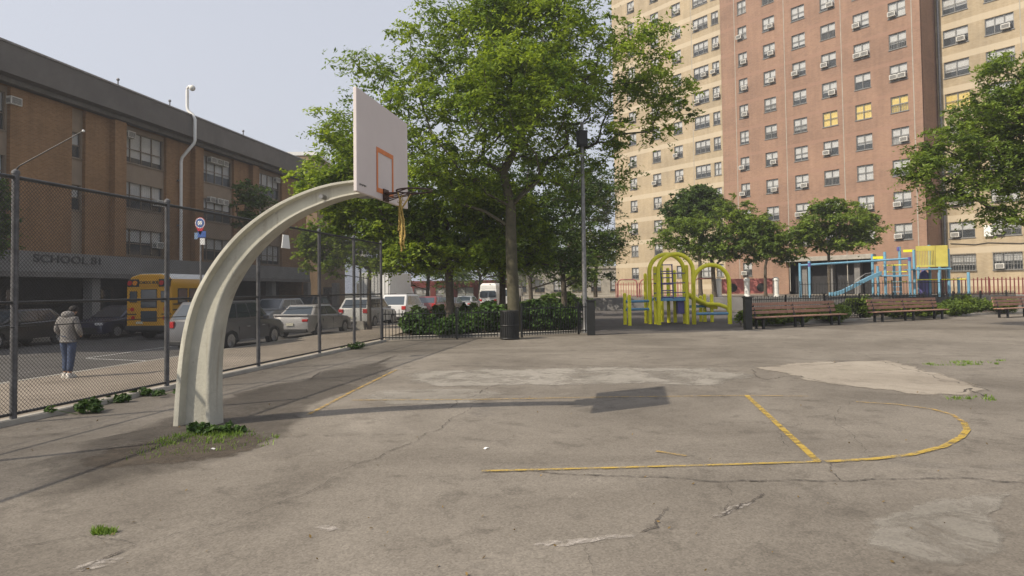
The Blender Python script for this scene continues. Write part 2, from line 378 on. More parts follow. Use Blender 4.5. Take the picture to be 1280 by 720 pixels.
def window(parent, cx, z0, w, h, kind=0, panes=2, y=.10, frame='frame', acs=(), gold=False, guard=False, bars=False, low=.5):
    """window part with pane / blind / air_conditioner sub-parts; origin at centre of sill"""
    key = ('f', round(w,2), round(h,2), panes, guard, frame, bars, low)
    if key not in _wc:
        mb = MB(); t = .045
        mb.bb((-w/2,-.03,0),(-w/2+t,.05,h)); mb.bb((w/2-t,-.03,0),(w/2,.05,h)); mb.bb((-w/2+t,-.03,0),(w/2-t,.05,t)); mb.bb((-w/2+t,-.03,h-t),(w/2-t,.05,h))
        for i in range(1,panes):
            x = -w/2+w*i/panes; mb.bb((x-t/2-.005,-.025,t),(x+t/2+.005,.045,h-t))
        for i in range(panes):
            xa = -w/2+w*i/panes+t/2; xb = -w/2+w*(i+1)/panes-t/2; mb.bb((xa+.01,-.018,h*low-.025),(xb-.01,.03,h*low+.025))
        mb.bb((-w/2-.05,-.14,-.07),(w/2+.05,-.032,-.005))
        if guard:
            for i in range(int(w/.13)): x = -w/2+.1+i*.13; mb.bb((x-.012,-.07,.06),(x+.012,-.045,h*.45))
            mb.bb((-w/2,-.072,h*.45),(w/2,-.043,h*.45+.03))
        if bars:
            for i in range(int(w/.2)+1): x = -w/2+.05+i*.2; mb.bb((x-.015,-.25,-.05),(x+.015,-.22,h+.05))
            for z in (-.05,h*.33,h*.66,h+.03): mb.bb((-w/2-.02,-.255,z),(w/2+.02,-.215,z+.03))
        _wc[key] = mb.mesh('window', M[frame], fix=False)
    o = link_mesh('window', _wc[key], parent, (cx, y, z0))
    k2 = ('p', round(w,2), round(h,2))
    if k2 not in _wc: _wc[k2] = MB().bb((-w/2+.02,.012,.02),(w/2-.02,.018,h-.02)).mesh('pane', M['glass'], fix=False)
    link_mesh('pane', _wc[k2], o)
    bh = 1.0 if gold else (.50 + .16*int(kind) )
    if bh > 0:
        k3 = ('b', round(w,2), round(h,2), round(bh,2), gold)
        if k3 not in _wc:
            mb = MB(); n = max(6, int(w/.09)); z0_ = h*(1-bh)+.03
            vs = []
            for i in range(n+1):
                x = -w/2+.03+(w-.06)*i/n; yy = .09+(.018 if i % 2 else 0)*(1 if kind % 2 or gold else .1); vs += [(x,yy,z0_),(x,yy,h-.03)]
            mb.add(vs, [(2*i,2*i+2,2*i+3,2*i+1) for i in range(n)])
            _wc[k3] = mb.mesh('blind', M['gold'] if gold else M['blind'], fix=False)
        link_mesh('curtain' if gold else 'blind', _wc[k3], o)
    for ax in acs:
        if 'ac' not in _wc:
            mb = MB(); mb.bb((-.31,-.38,.03),(.31,-.02,.43)); _wc['ac'] = mb.mesh('air_conditioner', [M['plastic_white']], bevel=.015)
            mb = MB()
            for i in range(8): mb.bb((-.26,-.388,.08+i*.038),(.26,-.376,.10+i*.038))
            for s_ in (-1,1):
                for i in range(4): mb.bb((s_*.314-.004,-.33,.1+i*.06),(s_*.314+.004,-.1,.13+i*.06))
            _wc['acg'] = mb.mesh('grille', M['black_plastic'])
            ms = _wc['ac']; ms2 = _wc['acg']; bm = bmesh.new(); bm.from_mesh(ms); nf = len(bm.faces); bm.from_mesh(ms2); bm.faces.ensure_lookup_table()
            for i in range(nf, len(bm.faces)): bm.faces[i].material_index = 1
            bm.to_mesh(ms); bm.free(); ms.materials.append(M['black_plastic'])
        link_mesh("air_conditioner", _wc["ac"], o, (ax[0],0,ax[1]) if isinstance(ax,tuple) else (ax,0,0))
    return o
def text(s, size, mat, parent, loc, rot=(R(90),0,0), extrude=.01, name='lettering', align='CENTER', bold=0.0, sx=1.0):
    cu = bpy.data.curves.new('txt','FONT'); cu.body = s; cu.size = size; cu.extrude = extrude; cu.align_x = align; cu.align_y = 'CENTER'; cu.offset = bold
    t = bpy.data.objects.new('txt', cu); C.objects.link(t); bpy.context.view_layer.update()
    me = bpy.data.meshes.new_from_object(t.evaluated_get(bpy.context.evaluated_depsgraph_get())); bpy.data.objects.remove(t)
    me.materials.clear(); me.materials.append(mat); o = link_mesh(name, me, parent, loc); o.rotation_euler = rot; o.scale = (sx,1,1); return o
def sheet(name, pts, z, mat, kind='structure', thick=0, jit=0):
    mb = MB(); n = len(pts); top = [(p[0],p[1],z) for p in pts]; mb.add(top, [tuple(range(n))])
    if thick: mb.add([(p[0],p[1],z-thick) for p in pts] + top, [(i,(i+1)%n,n+(i+1)%n,n+i) for i in range(n)])
    o = mb.build(name, mat, fix=bool(thick)); 
    if not thick and o.data.polygons[0].normal.z < 0: o.data.flip_normals()
    return tag(o, kind=kind) if kind else o
# ================================================================== WORLD
SUND = Vector((-3.44,-1.83,3.45)).normalized()
w = bpy.data.worlds.new('World'); SC.world = w; w.use_nodes = True; nt = w.node_tree; bg = nt.nodes['Background']
sky = nt.nodes.new('ShaderNodeTexSky'); sky.sky_type = 'NISHITA'; sky.sun_disc = False
sky.sun_elevation = math.asin(SUND.z); sky.sun_rotation = math.atan2(SUND.x, SUND.y) % (2*math.pi)
sky.air_density = 1.2; sky.dust_density = 4.0; sky.ozone_density = 1.2; sky.altitude = 50
hs = nt.nodes.new('ShaderNodeHueSaturation'); hs.inputs['Saturation'].default_value = .42; nt.links.new(sky.outputs[0], hs.inputs['Color'])
skc = mixc(nt, hs.outputs[0], (6.9,7.2,8.2), .52)
nt.links.new(skc, bg.inputs[0]); bg.inputs[1].default_value = .106
sd = bpy.data.lights.new('sun','SUN'); sd.energy = 4.4; sd.angle = R(.55); sd.color = (1,.885,.72)
so = bpy.data.objects.new('sun', sd); C.objects.link(so); so.rotation_euler = (-SUND).to_track_quat('-Z','Y').to_euler(); so.location = (-20,-10,30)
# ================================================================== GROUND
def asphalt(name, c1, c2, spots=True, dark=(.10,.092,.085), speck=.25):
    m, nt, b = newmat(name); co = coord(nt)
    a = ramp(nt, noise(nt, .35, 9, .68, co, .8), [(.32,c1),(.5,[(x+y)/2 for x,y in zip(c1,c2)]),(.7,c2)])
    out = a.outputs[0]
    if spots:
        g = ramp(nt, noise(nt, .9, 10, .72, co, 1.5), [(.60,(0,0,0)),(.74,(.55,)*3)]); out = mixc(nt, out, [min(.6,x*1.35) for x in c2], g.outputs[0])
        g = ramp(nt, noise(nt, .55, 10, .75, co, .4), [(.25,(.75,)*3),(.42,(0,0,0))]); out = mixc(nt, out, dark, g.outputs[0])
        mp = nt.nodes.new('ShaderNodeMapping'); mp.inputs['Location'].default_value = (13,7,2); nt.links.new(co, mp.inputs[0])
        g = ramp(nt, noise(nt, 2.6, 9, .7, mp.outputs[0], .3), [(.3,(.8,)*3),(.47,(0,0,0))]); out = mixc(nt, out, [x*.72 for x in c1], g.outputs[0])
    v = nt.nodes.new('ShaderNodeTexVoronoi'); v.feature = 'F1'; v.inputs['Scale'].default_value = 70; nt.links.new(co, v.inputs['Vector'])
    s = ramp(nt, v.outputs['Color'], [(0,(1-speck,)*3),(1,(1+speck,)*3)]); out = mixc(nt, out, s.outputs[0], 1.0, 'MULTIPLY')
    s2 = ramp(nt, noise(nt, 16, 6, .8, co), [(.3,(.90,)*3),(.7,(1.08,)*3)])
    s3 = ramp(nt, noise(nt, .13, 6, .62, co, 1.2), [(.36,(.76,.75,.74)),(.62,(1.10,1.10,1.10))]); out = mixc(nt, out, s3.outputs[0], 1.0 if spots else 0.0, 'MULTIPLY'); out = mixc(nt, out, s2.outputs[0], 1.0, 'MULTIPLY')
    nt.links.new(out, b.inputs['Base Color']); b.inputs['Roughness'].default_value = .92; b.inputs['Specular IOR Level'].default_value = .25
    bn = nt.nodes.new('ShaderNodeBump'); bn.inputs['Strength'].default_value = .35; bn.inputs['Distance'].default_value = .008
    nt.links.new(noise(nt, 45, 6, .8, co), bn.inputs['Height']); nt.links.new(bn.outputs[0], b.inputs['Normal']); return m
MA = asphalt('court_asphalt', (.148,.131,.110), (.236,.212,.180), speck=.26)
MR = asphalt('road_asphalt', (.085,.08,.075), (.12,.115,.11), True, (.05,.05,.05))
MS = asphalt('sidewalk_concrete', (.24,.205,.165), (.32,.275,.225), True, (.13,.115,.1), .12)
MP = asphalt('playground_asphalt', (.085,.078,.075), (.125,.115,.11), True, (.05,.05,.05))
MT = asphalt('terrace_paving', (.24,.22,.18), (.33,.30,.25), True)
MC2 = asphalt('pale_concrete', (.28,.245,.20), (.38,.34,.285), True, (.20,.175,.15), .12)
MC3 = asphalt('pale_patch', (.28,.26,.225), (.37,.345,.305), True, (.2,.18,.16), .15)
MG = asphalt('far_ground', (.10,.10,.07), (.16,.15,.12), False)
sheet('ground', [(-600,-300),(600,-300),(600,900),(-600,900)], -.31, MG)
A = lambda v, Y: (st(v,Y).x, Y)
sheet('court', [A(.02,-12), (75,-12), (75,70), A(.02,70)], 0, MA, thick=.3)
sheet('sidewalk', [A(.08,-12), A(.08,120), A(4.85,120), A(4.85,-12)], -.12, MS, thick=.2)
sheet('kerb', [A(4.86,-12), A(4.86,120), A(5.02,120), A(5.02,-12)], -.115, M['concrete'], thick=.2)
sheet('road', [A(5.0,-12), A(5.0,140), A(17.0,140), A(17.0,-12)], -.27, MR)
sheet('sidewalk', [A(17.18,-12), A(17.18,120), A(40,120), A(40,-12)], -.12, MS, thick=.2)
sheet('kerb', [A(17.0,-12), A(17.0,120), A(17.16,120), A(17.16,-12)], -.115, M['concrete'], thick=.2)
# retaining wall line and raised terrace
def tl(X): return 56-.40*X
sheet('terrace', [(1,tl(1)), (75,tl(75)), (75,160), (1,160)], .95, MT, thick=.9)
mb = MB(); mb.beam((1,tl(1)-.2,.5),(70,tl(70)-.2,.5),.35,.99); ow = mb.build('retaining_wall', M['concrete_dark'], bevel=.02)
tag(ow, 'low dark concrete retaining wall running in front of the apartment towers', 'wall')
# playground dark surface
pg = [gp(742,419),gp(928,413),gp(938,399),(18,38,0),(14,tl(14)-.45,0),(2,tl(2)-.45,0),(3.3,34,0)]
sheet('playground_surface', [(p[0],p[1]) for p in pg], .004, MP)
def fract_line(pts, jit, it=4, seed=0):
    rr = random.Random(seed); P = [Vector(p) for p in pts]
    for k in range(it):
        Q = [P[0]]
        for a, b in zip(P, P[1:]):
            d = (b-a); n = Vector((-d.y,d.x,0)); Q += [(a+b)/2 + n*rr.uniform(-jit,jit), b]
        P = Q
    return P
def strip(mb, P, wid, z, seed=0, vary=.7, taper=True):
    if taper: wid *= .72
    rr = random.Random(seed); L = []
    for i, p in enumerate(P):
        a = P[max(i-1,0)]; b = P[min(i+1,len(P)-1)]; d = (b-a); n = Vector((-d.y,d.x,0)).normalized()
        e = min(1, min(i, len(P)-1-i)/3+.15) if taper else 1; ww = wid*(1+rr.uniform(-vary,vary))*e/2; L.append((p+n*ww, p-n*ww))
    for (a,b),(c,d) in zip(L, L[1:]): mb.quad((a.x,a.y,z),(b.x,b.y,z),(d.x,d.y,z),(c.x,c.y,z))
MCR = wornmat('crack_dark', (.07,.06,.052), .36,.58,3.5,1,.85)
cracks = [([(600,592),(760,596),(900,603),(1000,601),(1110,600),(1200,598),(1290,606)],.028),
 ([(1038,578),(1050,602)],.02), ([(560,512),(600,492),(640,478)],.02), ([(420,590),(500,560),(560,528),(590,508)],.016),
 ([(836,633),(822,660),(800,668)],.02), ([(955,618),(925,632),(890,648)],.022), ([(100,715),(140,695),(172,682)],.03),
 ([(172,682),(330,635),(420,596)],.010), ([(940,462),(960,475),(1000,470),(1085,486)],.03), ([(1195,492),(1215,486),(1235,498)],.05),
 ([(560,458),(700,460),(840,457),(940,459),(1100,450)],.035), ([(1100,451),(1135,462),(1200,480),(1240,490)],.02),
 ([(985,560),(970,540),(1005,530)],.010), ([(910,603),(915,620),(905,640)],.010), ([(733,680),(736,700),(742,719)],.010),
 ([(480,425),(440,440),(330,470)],.012), ([(1060,435),(1100,450)],.012), ([(0,690),(90,672),(172,682)],.010), ([(1070,500),(1060,540),(1085,575)],.007)]
mb = MB()
for i, (p, wd) in enumerate(cracks): strip(mb, fract_line([gp(*q) for q in p], .11, 5, i), wd, .010, i)
tag(mb.build('pavement_cracks', MCR, fix=False), kind='structure')
def blob(name, px, z, mat, jit=.10, seed=0, soft=.72):
    P = fract_line([gp(*q) for q in px]+[gp(*px[0])], jit, 4, seed)[:-1]
    c = sum((p for p in P), Vector())/len(P); n = len(P)
    # the patch: solid core with a rim that frays out
    Q = [c+(p-c)*soft for p in P]
    bm = bmesh.new(); la = bm.verts.layers.float.new('core'); vo = [bm.verts.new((p.x,p.y,z)) for p in P]; vi = [bm.verts.new((p.x,p.y,z)) for p in Q]
    for v in vi: v[la] = 1.0
    for i in range(n): bm.faces.new((vo[i],vo[(i+1)%n],vi[(i+1)%n],vi[i]))
    f = bm.faces.new(vi); bmesh.ops.triangulate(bm, faces=[f]); bm.normal_update()
    for f in bm.faces:
        if f.normal.z < 0: f.normal_flip()
    me = bpy.data.meshes.new(name); bm.to_mesh(me); bm.free(); me.materials.append(mat)
    return tag(link_mesh(name, me), kind='structure')
def worn_alpha(name, base, lo, hi, sc, mx=1.0):
    m = base.copy(); m.name = name; nt = m.node_tree; b = nt.nodes['Principled BSDF']
    at = nt.nodes.new('ShaderNodeAttribute'); at.attribute_name = 'core'
    ma = nt.nodes.new('ShaderNodeMath'); ma.operation = 'MULTIPLY_ADD'; nt.links.new(at.outputs['Fac'], ma.inputs[0]); ma.inputs[1].default_value = .40
    sb = nt.nodes.new('ShaderNodeMath'); sb.operation = 'SUBTRACT'; nt.links.new(noise(nt, sc, 9, .75, coord(nt), .5), sb.inputs[0]); sb.inputs[1].default_value = .30; nt.links.new(sb.outputs[0], ma.inputs[2])
    f = ramp(nt, ma.outputs[0], [(lo,(0,0,0)),(hi,(mx,)*3)]); nt.links.new(f.outputs[0], b.inputs['Alpha']); return m
blob('concrete_patch', [(930,458),(1000,452),(1110,449),(1150,458),(1240,488),(1228,497),(1140,494),(1060,484),(1000,476)], .006, worn_alpha('pc1', MC2, .30,.44,1.2), .10, 3, soft=.8)
blob('concrete_patch', [(480,462),(600,459),(760,456),(930,458),(1000,472),(960,486),(800,482),(640,484),(500,486),(450,476)], .004, worn_alpha('pc2', MC3, .44,.62,1.1,.85), .06, 4)
blob('concrete_patch', [(460,486),(600,484),(660,492),(600,506),(470,508),(430,498)], .005, worn_alpha('pc4', MC3, .45,.6,.9,.7), .06, 5)
MW = worn_alpha('chalk_white', pm('chalk_white', (.44,.40,.36), .9, .15, 4), .53,.72,9,.75)
for i, q in enumerate([[(645,684),(690,676),(745,672),(812,666),(810,672),(740,680),(680,687)], [(880,648),(915,632),(950,626),(930,636),(895,650)], [(70,718),(120,700),(185,688),(150,704),(100,718)], [(385,660),(410,656),(430,662),(400,668)], [(1100,640),(1180,618),(1278,612),(1278,700),(1160,720),(1060,690)]]):
    blob('worn_patch', q, .007, MW if i < 4 else worn_alpha('pc5', MC3, .45,.62,1.5,.7), .12, 20+i)
# dirt round the pole base
blob('dirt_patch', [(110,562),(190,548),(230,542),(300,538),(360,546),(350,560),(300,572),(210,584),(120,592),(60,590)], .005, worn_alpha('dirt', M['soil'], .40,.60,2.2,.8), .15, 9)
blob('fence_shade_stain', [(-40,600),(60,560),(150,540),(250,505),(330,480),(430,455),(505,440),(500,456),(440,490),(390,520),(345,560),(250,590),(120,625),(-40,672)], .0035, worn_alpha('shade_stain', asphalt('shaded_asphalt', (.095,.083,.07), (.13,.115,.10)), .34,.60,.55,.62), .10, 31)  # fence mesh shade darkened into the court colour, with some soil stain
# painted lines
MY = wornmat('court_yellow', (.50,.34,.055), .36,.56,6,.8,.88); MYf = wornmat('court_yellow_faint', (.50,.32,.07), .36,.58,6,.8,.75)
def pline(name, px, wid, mat, z=.012):
    P = [gp(*q) for q in px]; Q = []
    for a, b in zip(P, P[1:]): Q += [a.lerp(b, i/6) for i in range(6)]
    Q.append(P[-1]); mb = MB(); strip(mb, Q, wid, z, 1, .03, False); o = mb.build(name, mat, fix=False)
    if o.data.polygons[0].normal.z < 0: o.data.flip_normals()
    return tag(o, kind='structure')
pline('painted_line', [(602,590),(760,586),(900,582),(1025,578)], .055, MY)
pline('painted_line', [(933,495),(1022,578)], .075, MY, .016)
pline('painted_line', [(440,501),(600,500),(760,497),(933,495)], .045, MYf)
pline('painted_line', [(933,495),(1010,496)], .04, MYf)
pline('painted_line', [(385,519),(440,490),(495,463)], .06, MYf)
arc = [(1032,578),(1090,575),(1140,569),(1180,559),(1202,547),(1209,538),(1205,529),(1190,519),(1165,512),(1120,506),(1070,503)]
pline('painted_line', arc[:7], .075, MY); pline('painted_line', arc[6:], .055, MYf)
pline('painted_line', [(820,565),(858,571)], .05, MYf)
mb = MB()
for px in ([(300,448.5),(108,448)],):
    pass
def rline(px, wid): 
    P = [gp(*q, -.27) for q in px]; mb = MB(); strip(mb, P, wid, -.262, 1, 0, False); tag(mb.build('road_marking', wornmat('road_white', (.6,.6,.58), .3,.45,5), fix=False), kind='structure')
rline([(108,448),(215,433)], .10); rline([(108,448.5),(215,452.5)], .10)
# ================================================================== SCHOOL
def YS(x): return 29.77/(.17-(x-640)/F)
Y0s = 18.0; TS = lambda Y: (Y-Y0s)/math.cos(AL); TX = lambda x: TS(YS(x))
sp = st(21, Y0s, -.12); RS = R(90)-AL
school = empty('school_building', sp, RS, 'three storey brown brick school building with grey panels and deep roof fascia across the street', 'school')
Ms_b = brickmat('school_brick', (.31,.185,.095), (.245,.14,.068), (.27,.2,.13))
Ms_p = pm('school_panel', (.26,.205,.15), .8, .12, 1.2, grime=.3); Ms_g = pm('school_fascia', (.12,.11,.10), .75, .15, .8, grime=.4)
Ms_band = pm('school_band', (.22,.22,.215), .85, .12, 1, grime=.3)
z = lambda a: a+.12-(.22 if a > 8 else 0)
bays = [(-60,10),(150,207),(250,292),(322,352)]; nar = [(88,105)]
holes = [(TX(a),TX(b),z(4.0),z(12.2)) for a,b in bays+nar]; Tend = TS(62)
facade(0, Tend, z(4.0), z(12.2), holes, .2).bb((0,.01,z(3.9)),(.3,18,z(12.2))).bb((Tend-.3,.3,z(-.1)),(Tend-.002,18,z(12.2))).bb((.3,17.7,z(-.1)),(Tend-.3,18,z(12.2))).build('wall', Ms_b, school)
rows = [(10.0,11.9),(7.0,8.8),(4.15,5.75)]
mb = MB()
for bi, (a,b) in enumerate(bays):
    t0, t1 = TX(a), TX(b); hs_ = [(t0+.1,t1-.1,z(p),z(q)) for p,q in rows]; facade(t0, t1, z(4.0), z(12.2), hs_, .12, mb, y=.2)
    for ri, (p,q) in enumerate(rows):
        W_ = t1-t0-.2; ac = {(1,0):[(-1.2,1.42)],(1,1):[(1.35,.35)],(1,2):[(1.3,.5)],(2,0):[(-.6,1.42),(.1,1.42),(.9,1.42)],(2,1):[(-.7,1.3),(0.2,1.3),(.9,1.3)],(0,0):[(1.6,1.3)],(3,0):[(1.2,1.42)]}.get((bi,ri),[])
        window(school, (t0+t1)/2, z(p), W_, q-p, [0,2,1,0][(bi+ri)%4], 4 if W_ > 3 else 3, .28, 'frame', ac, low=.45)
for (a,b) in nar:
    t0, t1 = TX(a), TX(b); hs_ = [(t0+.1,t1-.1,z(9.5),z(10.9)),(t0+.1,t1-.1,z(6.4),z(7.8))]; facade(t0,t1,z(4),z(12.2),hs_,.12,mb,y=.2)
    for (q,_) in ((9.5,0),(6.4,0)): window(school, (t0+t1)/2, z(q), t1-t0-.2, 1.4, 0, 1, .28, 'frame')
mb.build('spandrel_panel', Ms_p, school)
for x in (143,243,315): 
    t = TX(x); MB().bb((t-.45,-.35,z(4.0)),(t+.45,-.002,z(12.15))).build('pier', Ms_b, school)
MB().bb((-1,-1.0,z(12.45)),(Tend+.3,-.85,z(13.85))).bb((-1,-.85,z(12.45)),(Tend+.3,18.2,z(12.6))).bb((Tend+.15,-.85,z(12.6)),(Tend+.3,18.2,z(13.85))).build('roof_fascia', Ms_g, school)
MB().bb((-1,-1.06,z(13.855)),(Tend+.36,-.80,z(13.95))).build('fascia_cap', M['galv'], school)
MB().bb((0,-.45,z(12.21)),(Tend,-.25,z(12.44))).bb((0,-.25,z(12.3)),(Tend,17.9,z(12.44))).build('soffit_shadow_band', M['concrete_dark'], school)  # dark trim standing in for the shadow band under the fascia
MB().bb((0,-.35,z(2.95)),(Tend,.6,z(3.98))).build('stone_band', Ms_band, school, bevel=.02)
MB().bb((0,-.42,z(2.7)),(Tend,.5,z(2.945))).build('canopy_edge', M['concrete_dark'], school)
MB().bb((0,2.6,0),(Tend-.31,2.9,z(3.9))).bb((0,.61,z(3.4)),(Tend-.31,2.6,z(3.6))).build('ground_floor_wall', M['room'], school)
for i in range(8): 
    t = TX(120)+(i-1)*6.4; MB().bb((t-.3,.0,0),(t+.3,.6,z(2.69))).build('column', Ms_band, school, bevel=.02)
for i in range(7):
    t = TX(120)+3+(i-1)*6.4; d = MB().bb((t-1.2,2.5,.02),(t+1.2,2.598,2.4)).build('door', M['black_plastic'], school); MB().bb((t-.9,2.47,.9),(t-.15,2.49,2.2)).bb((t+.15,2.47,.9),(t+.9,2.49,2.2)).build('pane', M['carglass'], d)
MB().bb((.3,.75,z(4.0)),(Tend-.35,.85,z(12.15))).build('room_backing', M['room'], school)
text('SCHOOL 81', .56, M['concrete_letter'], school, ((TX(38)+TX(116))/2, -.37, z(3.62)), extrude=.02, bold=.004, sx=1.5)
for x in (128,195,290): MB().tube([(TX(x),-.9,z(13.9)),(TX(x),-.9,z(14.25))],.04).sphere((TX(x),-.9,z(14.3)),.09,6).build('roof_vent', M['galv'], school)
# conduit mast with camera
t = TX(222); mast = empty('camera_mast', school.matrix_basis @ Vector((t,-.2,0)), RS, 'tall white conduit mast with a dome camera bent round the school roof fascia', 'camera mast')
MB().tube([(0,0,0),(0,0,10.7),(0,-.08,11.0),(0,-.95,11.9),(0,-1.02,12.1),(0,-1.02,13.5),(0,-.9,13.8),(0,-.5,14.15),(0,-.45,14.4),(0,-.45,15.5)], .10, 10).build('conduit', M['white'], mast, smooth=True)
MB().tube([(0,-.45,15.5),(0,-.47,15.66),(-.15,-.7,15.72),(-.3,-1.0,15.66)],.08,8).build('bracket', M['white'], mast, smooth=True)
MB().sphere((-.33,-1.05,15.52),.20,8).build('dome_camera', M['plastic_white'], mast, smooth=True)
for zz in (3.2,6.4,9.4): MB().bb((-.2,.06,zz),(.2,.18,zz+.08)).build('clamp', M['galv'], mast)
# tan building beyond the school
tb = empty('brick_building', (-29,73,-.12), 0, 'low tan building with white coping rising behind the far end of the school roof', 'building')
facade(-6,7.6,0,17.0,[(-4+i*3.4,-2.6+i*3.4,a,a+1.6) for i in range(3) for a in (3,6.4,9.8,13.2)],.15).bb((-6,.2,0),(-5.8,12,17)).bb((7.4,.2,0),(7.598,12,17)).bb((-5.8,11.8,0),(7.4,12,17)).build('wall', brickmat('tan_far',(.34,.235,.14),(.28,.19,.11),(.3,.24,.17)), tb)
MB().bb((-6.1,-.1,17.003),(7.7,12.1,17.4)).build('coping', M['white'], tb)
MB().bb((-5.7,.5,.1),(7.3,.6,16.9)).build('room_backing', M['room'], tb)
for i in range(3):
    for a in (3,6.4,9.8,13.2): window(tb, -3.3+i*3.4, a, 1.4, 1.6, i, 2)
# ================================================================== TOWERS
TB = Vector((13.0,82.9,.95)); e_ = Vector((.5985,-.801,0)); nin = Vector((.801,.5985,0)); RT = math.atan2(-.801,.5985)
Mt_tan = brickmat('tan_brick', (.44,.365,.25), (.38,.305,.20), (.40,.34,.25), (.52,.45,.34), 2.72, 3.30, .52)
Mt_brk = brickmat('red_brick', (.31,.19,.132), (.25,.15,.103), (.33,.25,.20), (.29,.18,.135), 2.72, 3.3, .3)
FL = lambda k: 4.2+2.72*k-.95
rw = random.Random(5)
def tower(t0, t1, setb, cols, kmax, label, mat, gold=(), bars0=False, skip=(), opening=None, H=41, joints=(), hw=1.36):
    root = empty('apartment_tower', TB+e_*t0+nin*setb, RT, label, 'apartment tower')
    W = t1-t0; holes = []; cols = [(a,b*.94) for a,b in cols]
    for ci,(tc,wd) in enumerate(cols):
        for k in range(kmax+1):
            if (ci,k) in skip: continue
            holes.append((tc-t0-wd/2, tc-t0+wd/2, FL(k)-hw, FL(k), ci, k, wd))
    hh = list(holes)
    if opening: hh.append((opening[0]-t0, opening[1]-t0, 0.0, opening[2], -1,-1,0))
    mb = facade(0, W, 0, H, hh, .2)
    mb.bb((0,.201,0),(.25,14,H)).bb((W-.25,.201,0),(W-.001,14,H)).bb((.25,13.8,0),(W-.25,14,H)).bb((-.1,0,H+.003),(W+.1,14.1,H+.4))
    mb.build('wall', mat, root)
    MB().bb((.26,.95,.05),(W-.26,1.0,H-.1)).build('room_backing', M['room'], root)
    for (a,b,c,d,ci,k,wd) in holes:
        g_ = (ci,k) in gold; r_ = rw.random(); ac = []
        if not g_ and r_ < .62: ac = [ (wd*.24 if rw.random()<.6 else -wd*.24, .06) ]
        if not g_ and r_ < .10 and wd > 1.3: ac = [(-wd*.24,.06),(wd*.24,.06)]
        window(root, (a+b)/2, c, wd, hw, rw.choice([0,1,1,2,3]), 2 if wd < 1.9 else 3, .08, 'frame_grey', ac, g_, rw.random() < .4 and not (bars0 and k==0), bars0 and k == 0)
    if opening:
        a, b, h = opening[0]-t0, opening[1]-t0, opening[2]
        MB().bb((a-.3,-.6,h+.003),(b+.3,-.003,h+.42)).build('canopy', M['concrete'], root, bevel=.02)
        for i in range(3): x = a+ (b-a)*(i+.6)/3.2; MB().bb((x-.25,.25,0),(x+.25,.75,h)).build('column', M['concrete_dark'], root)
    for x in joints: MB().bb((x-t0-.035,-.012,.3),(x-t0+.035,-.002,H-.2)).build('joint_strip', M['concrete'], root)
    return root
tower(0,15.98,0,[(3.2,1.2),(6.9,1.3),(10.1,1.3),(13.4,2.1),(15.3,.95)],12,'tan brick apartment tower wing with pale spandrel bands, left of the red brick tower', Mt_tan, joints=(12.2,))
tower(16,35.4,0,[(18.6,1.1),(21.6,1.4),(24.7,1.45),(27.6,1.5),(30.6,1.5),(33.6,1.5)],12,'tall red brick apartment tower with air conditioners and yellow curtained windows', Mt_brk, gold={(3,5),(4,5),(5,5)}, skip={(1,0),(2,0),(3,0),(4,0),(5,0)}, opening=(23.1,31.0,3.1), joints=(17.7,23.25,28.8,34.75))
brk_win = None
tw = tower(35.42,48.5,3.0,[(36.9,2.0),(40.0,2.1),(43.4,2.1),(46.6,2.1)],9,'tan brick apartment tower wing with wide barred ground windows, right of the red brick tower', Mt_tan, gold={(0,5)}, bars0=True, joints=(41.4,))
MB().tube([(.25,-.12,0),(.25,-.12,40)],.11,8).build('drainpipe', M['galv'], tw)
for q in kids(tw): pass
# lean boxes / meters on the right wing
MB().bb((3.1,-.25,4.6),(3.7,-.003,5.5)).build('meter_box', M['white'], tw, bevel=.02)
MB().tube([(.6,-.06,4.2),(2.4,-.06,4.0),(3.3,-.06,4.1),(5.5,-.06,3.9),(9,-.06,4.3),(13,-.06,4.2)],.03,6).build('cable', M['black_iron'], tw)
# ================================================================== CHAIN LINK FENCE
FH = 3.42; ys = [3.06,6.12,9.19,12.25,15.3,18.35,20.7,23.0]
ys = [0.0-3.0,0.0] + ys
fl = empty('chain_link_fence', st(0,0,0), -AL, 'tall dark chain link fence on a low kerb between the basketball court and the sidewalk', 'fence')
L = lambda Y: Y/math.cos(AL)
for Y in ys:
    MB().tube([(0,L(Y),-.1),(0,L(Y),FH+.03)], .045, 10).lathe([(.055,FH+.03),(.05,FH+.07),(.01,FH+.1)],(0,L(Y),0),10).build('post', M['post_dark'], fl, smooth=True)
a, b = L(ys[0]), L(ys[-1])
for n_, h_, r_ in (('top_rail',FH-.02,.028),('middle_rail',1.66,.022),('bottom_rail',.13,.022)):
    MB().tube([(.0,a,h_),(.0,b,h_)], r_, 8).build(n_, M['wire'], fl, smooth=True)
MB().tube([(.03,a,1.30),(.03,b,1.34)], .008, 6).build('tension_cable', M['wire'], fl)
mb = MB(); sp_ = .058; top = FH-.03; bot = .12; hh = top-bot; rw_ = .0031
i0 = int((a-hh)/sp_); i1 = int(b/sp_)
for i in range(i0, i1+1):
    for s in (1,-1):
        # wire rising along +y (s=1) or falling
        y0 = i*sp_; p0, p1 = y0, y0+hh
        lo = max(0.0, (a-p0)/hh); hi = min(1.0, (b-p0)/hh)
        if hi <= lo: continue
        za, zb = (bot+hh*lo, bot+hh*hi) if s == 1 else (top-hh*lo, top-hh*hi)
        mb.tube([(.034*1,p0+hh*lo,za),(.034,p0+hh*hi,zb)], rw_, 4, cap=False)
mb.build('wire_mesh', M['wire'], fl, fix=False)
MB().beam(st(0,-10,.0)-st(0,0,0)+Vector((0,0,0)), st(0,23.2,0)-st(0,0,0), .2, .14).build('kerb_footing', M['concrete'], None)
kf = C.objects['kerb_footing']; kf.location = st(0,0,.0); kf.name = 'concrete_kerb'; kf['kind'] = 'structure'
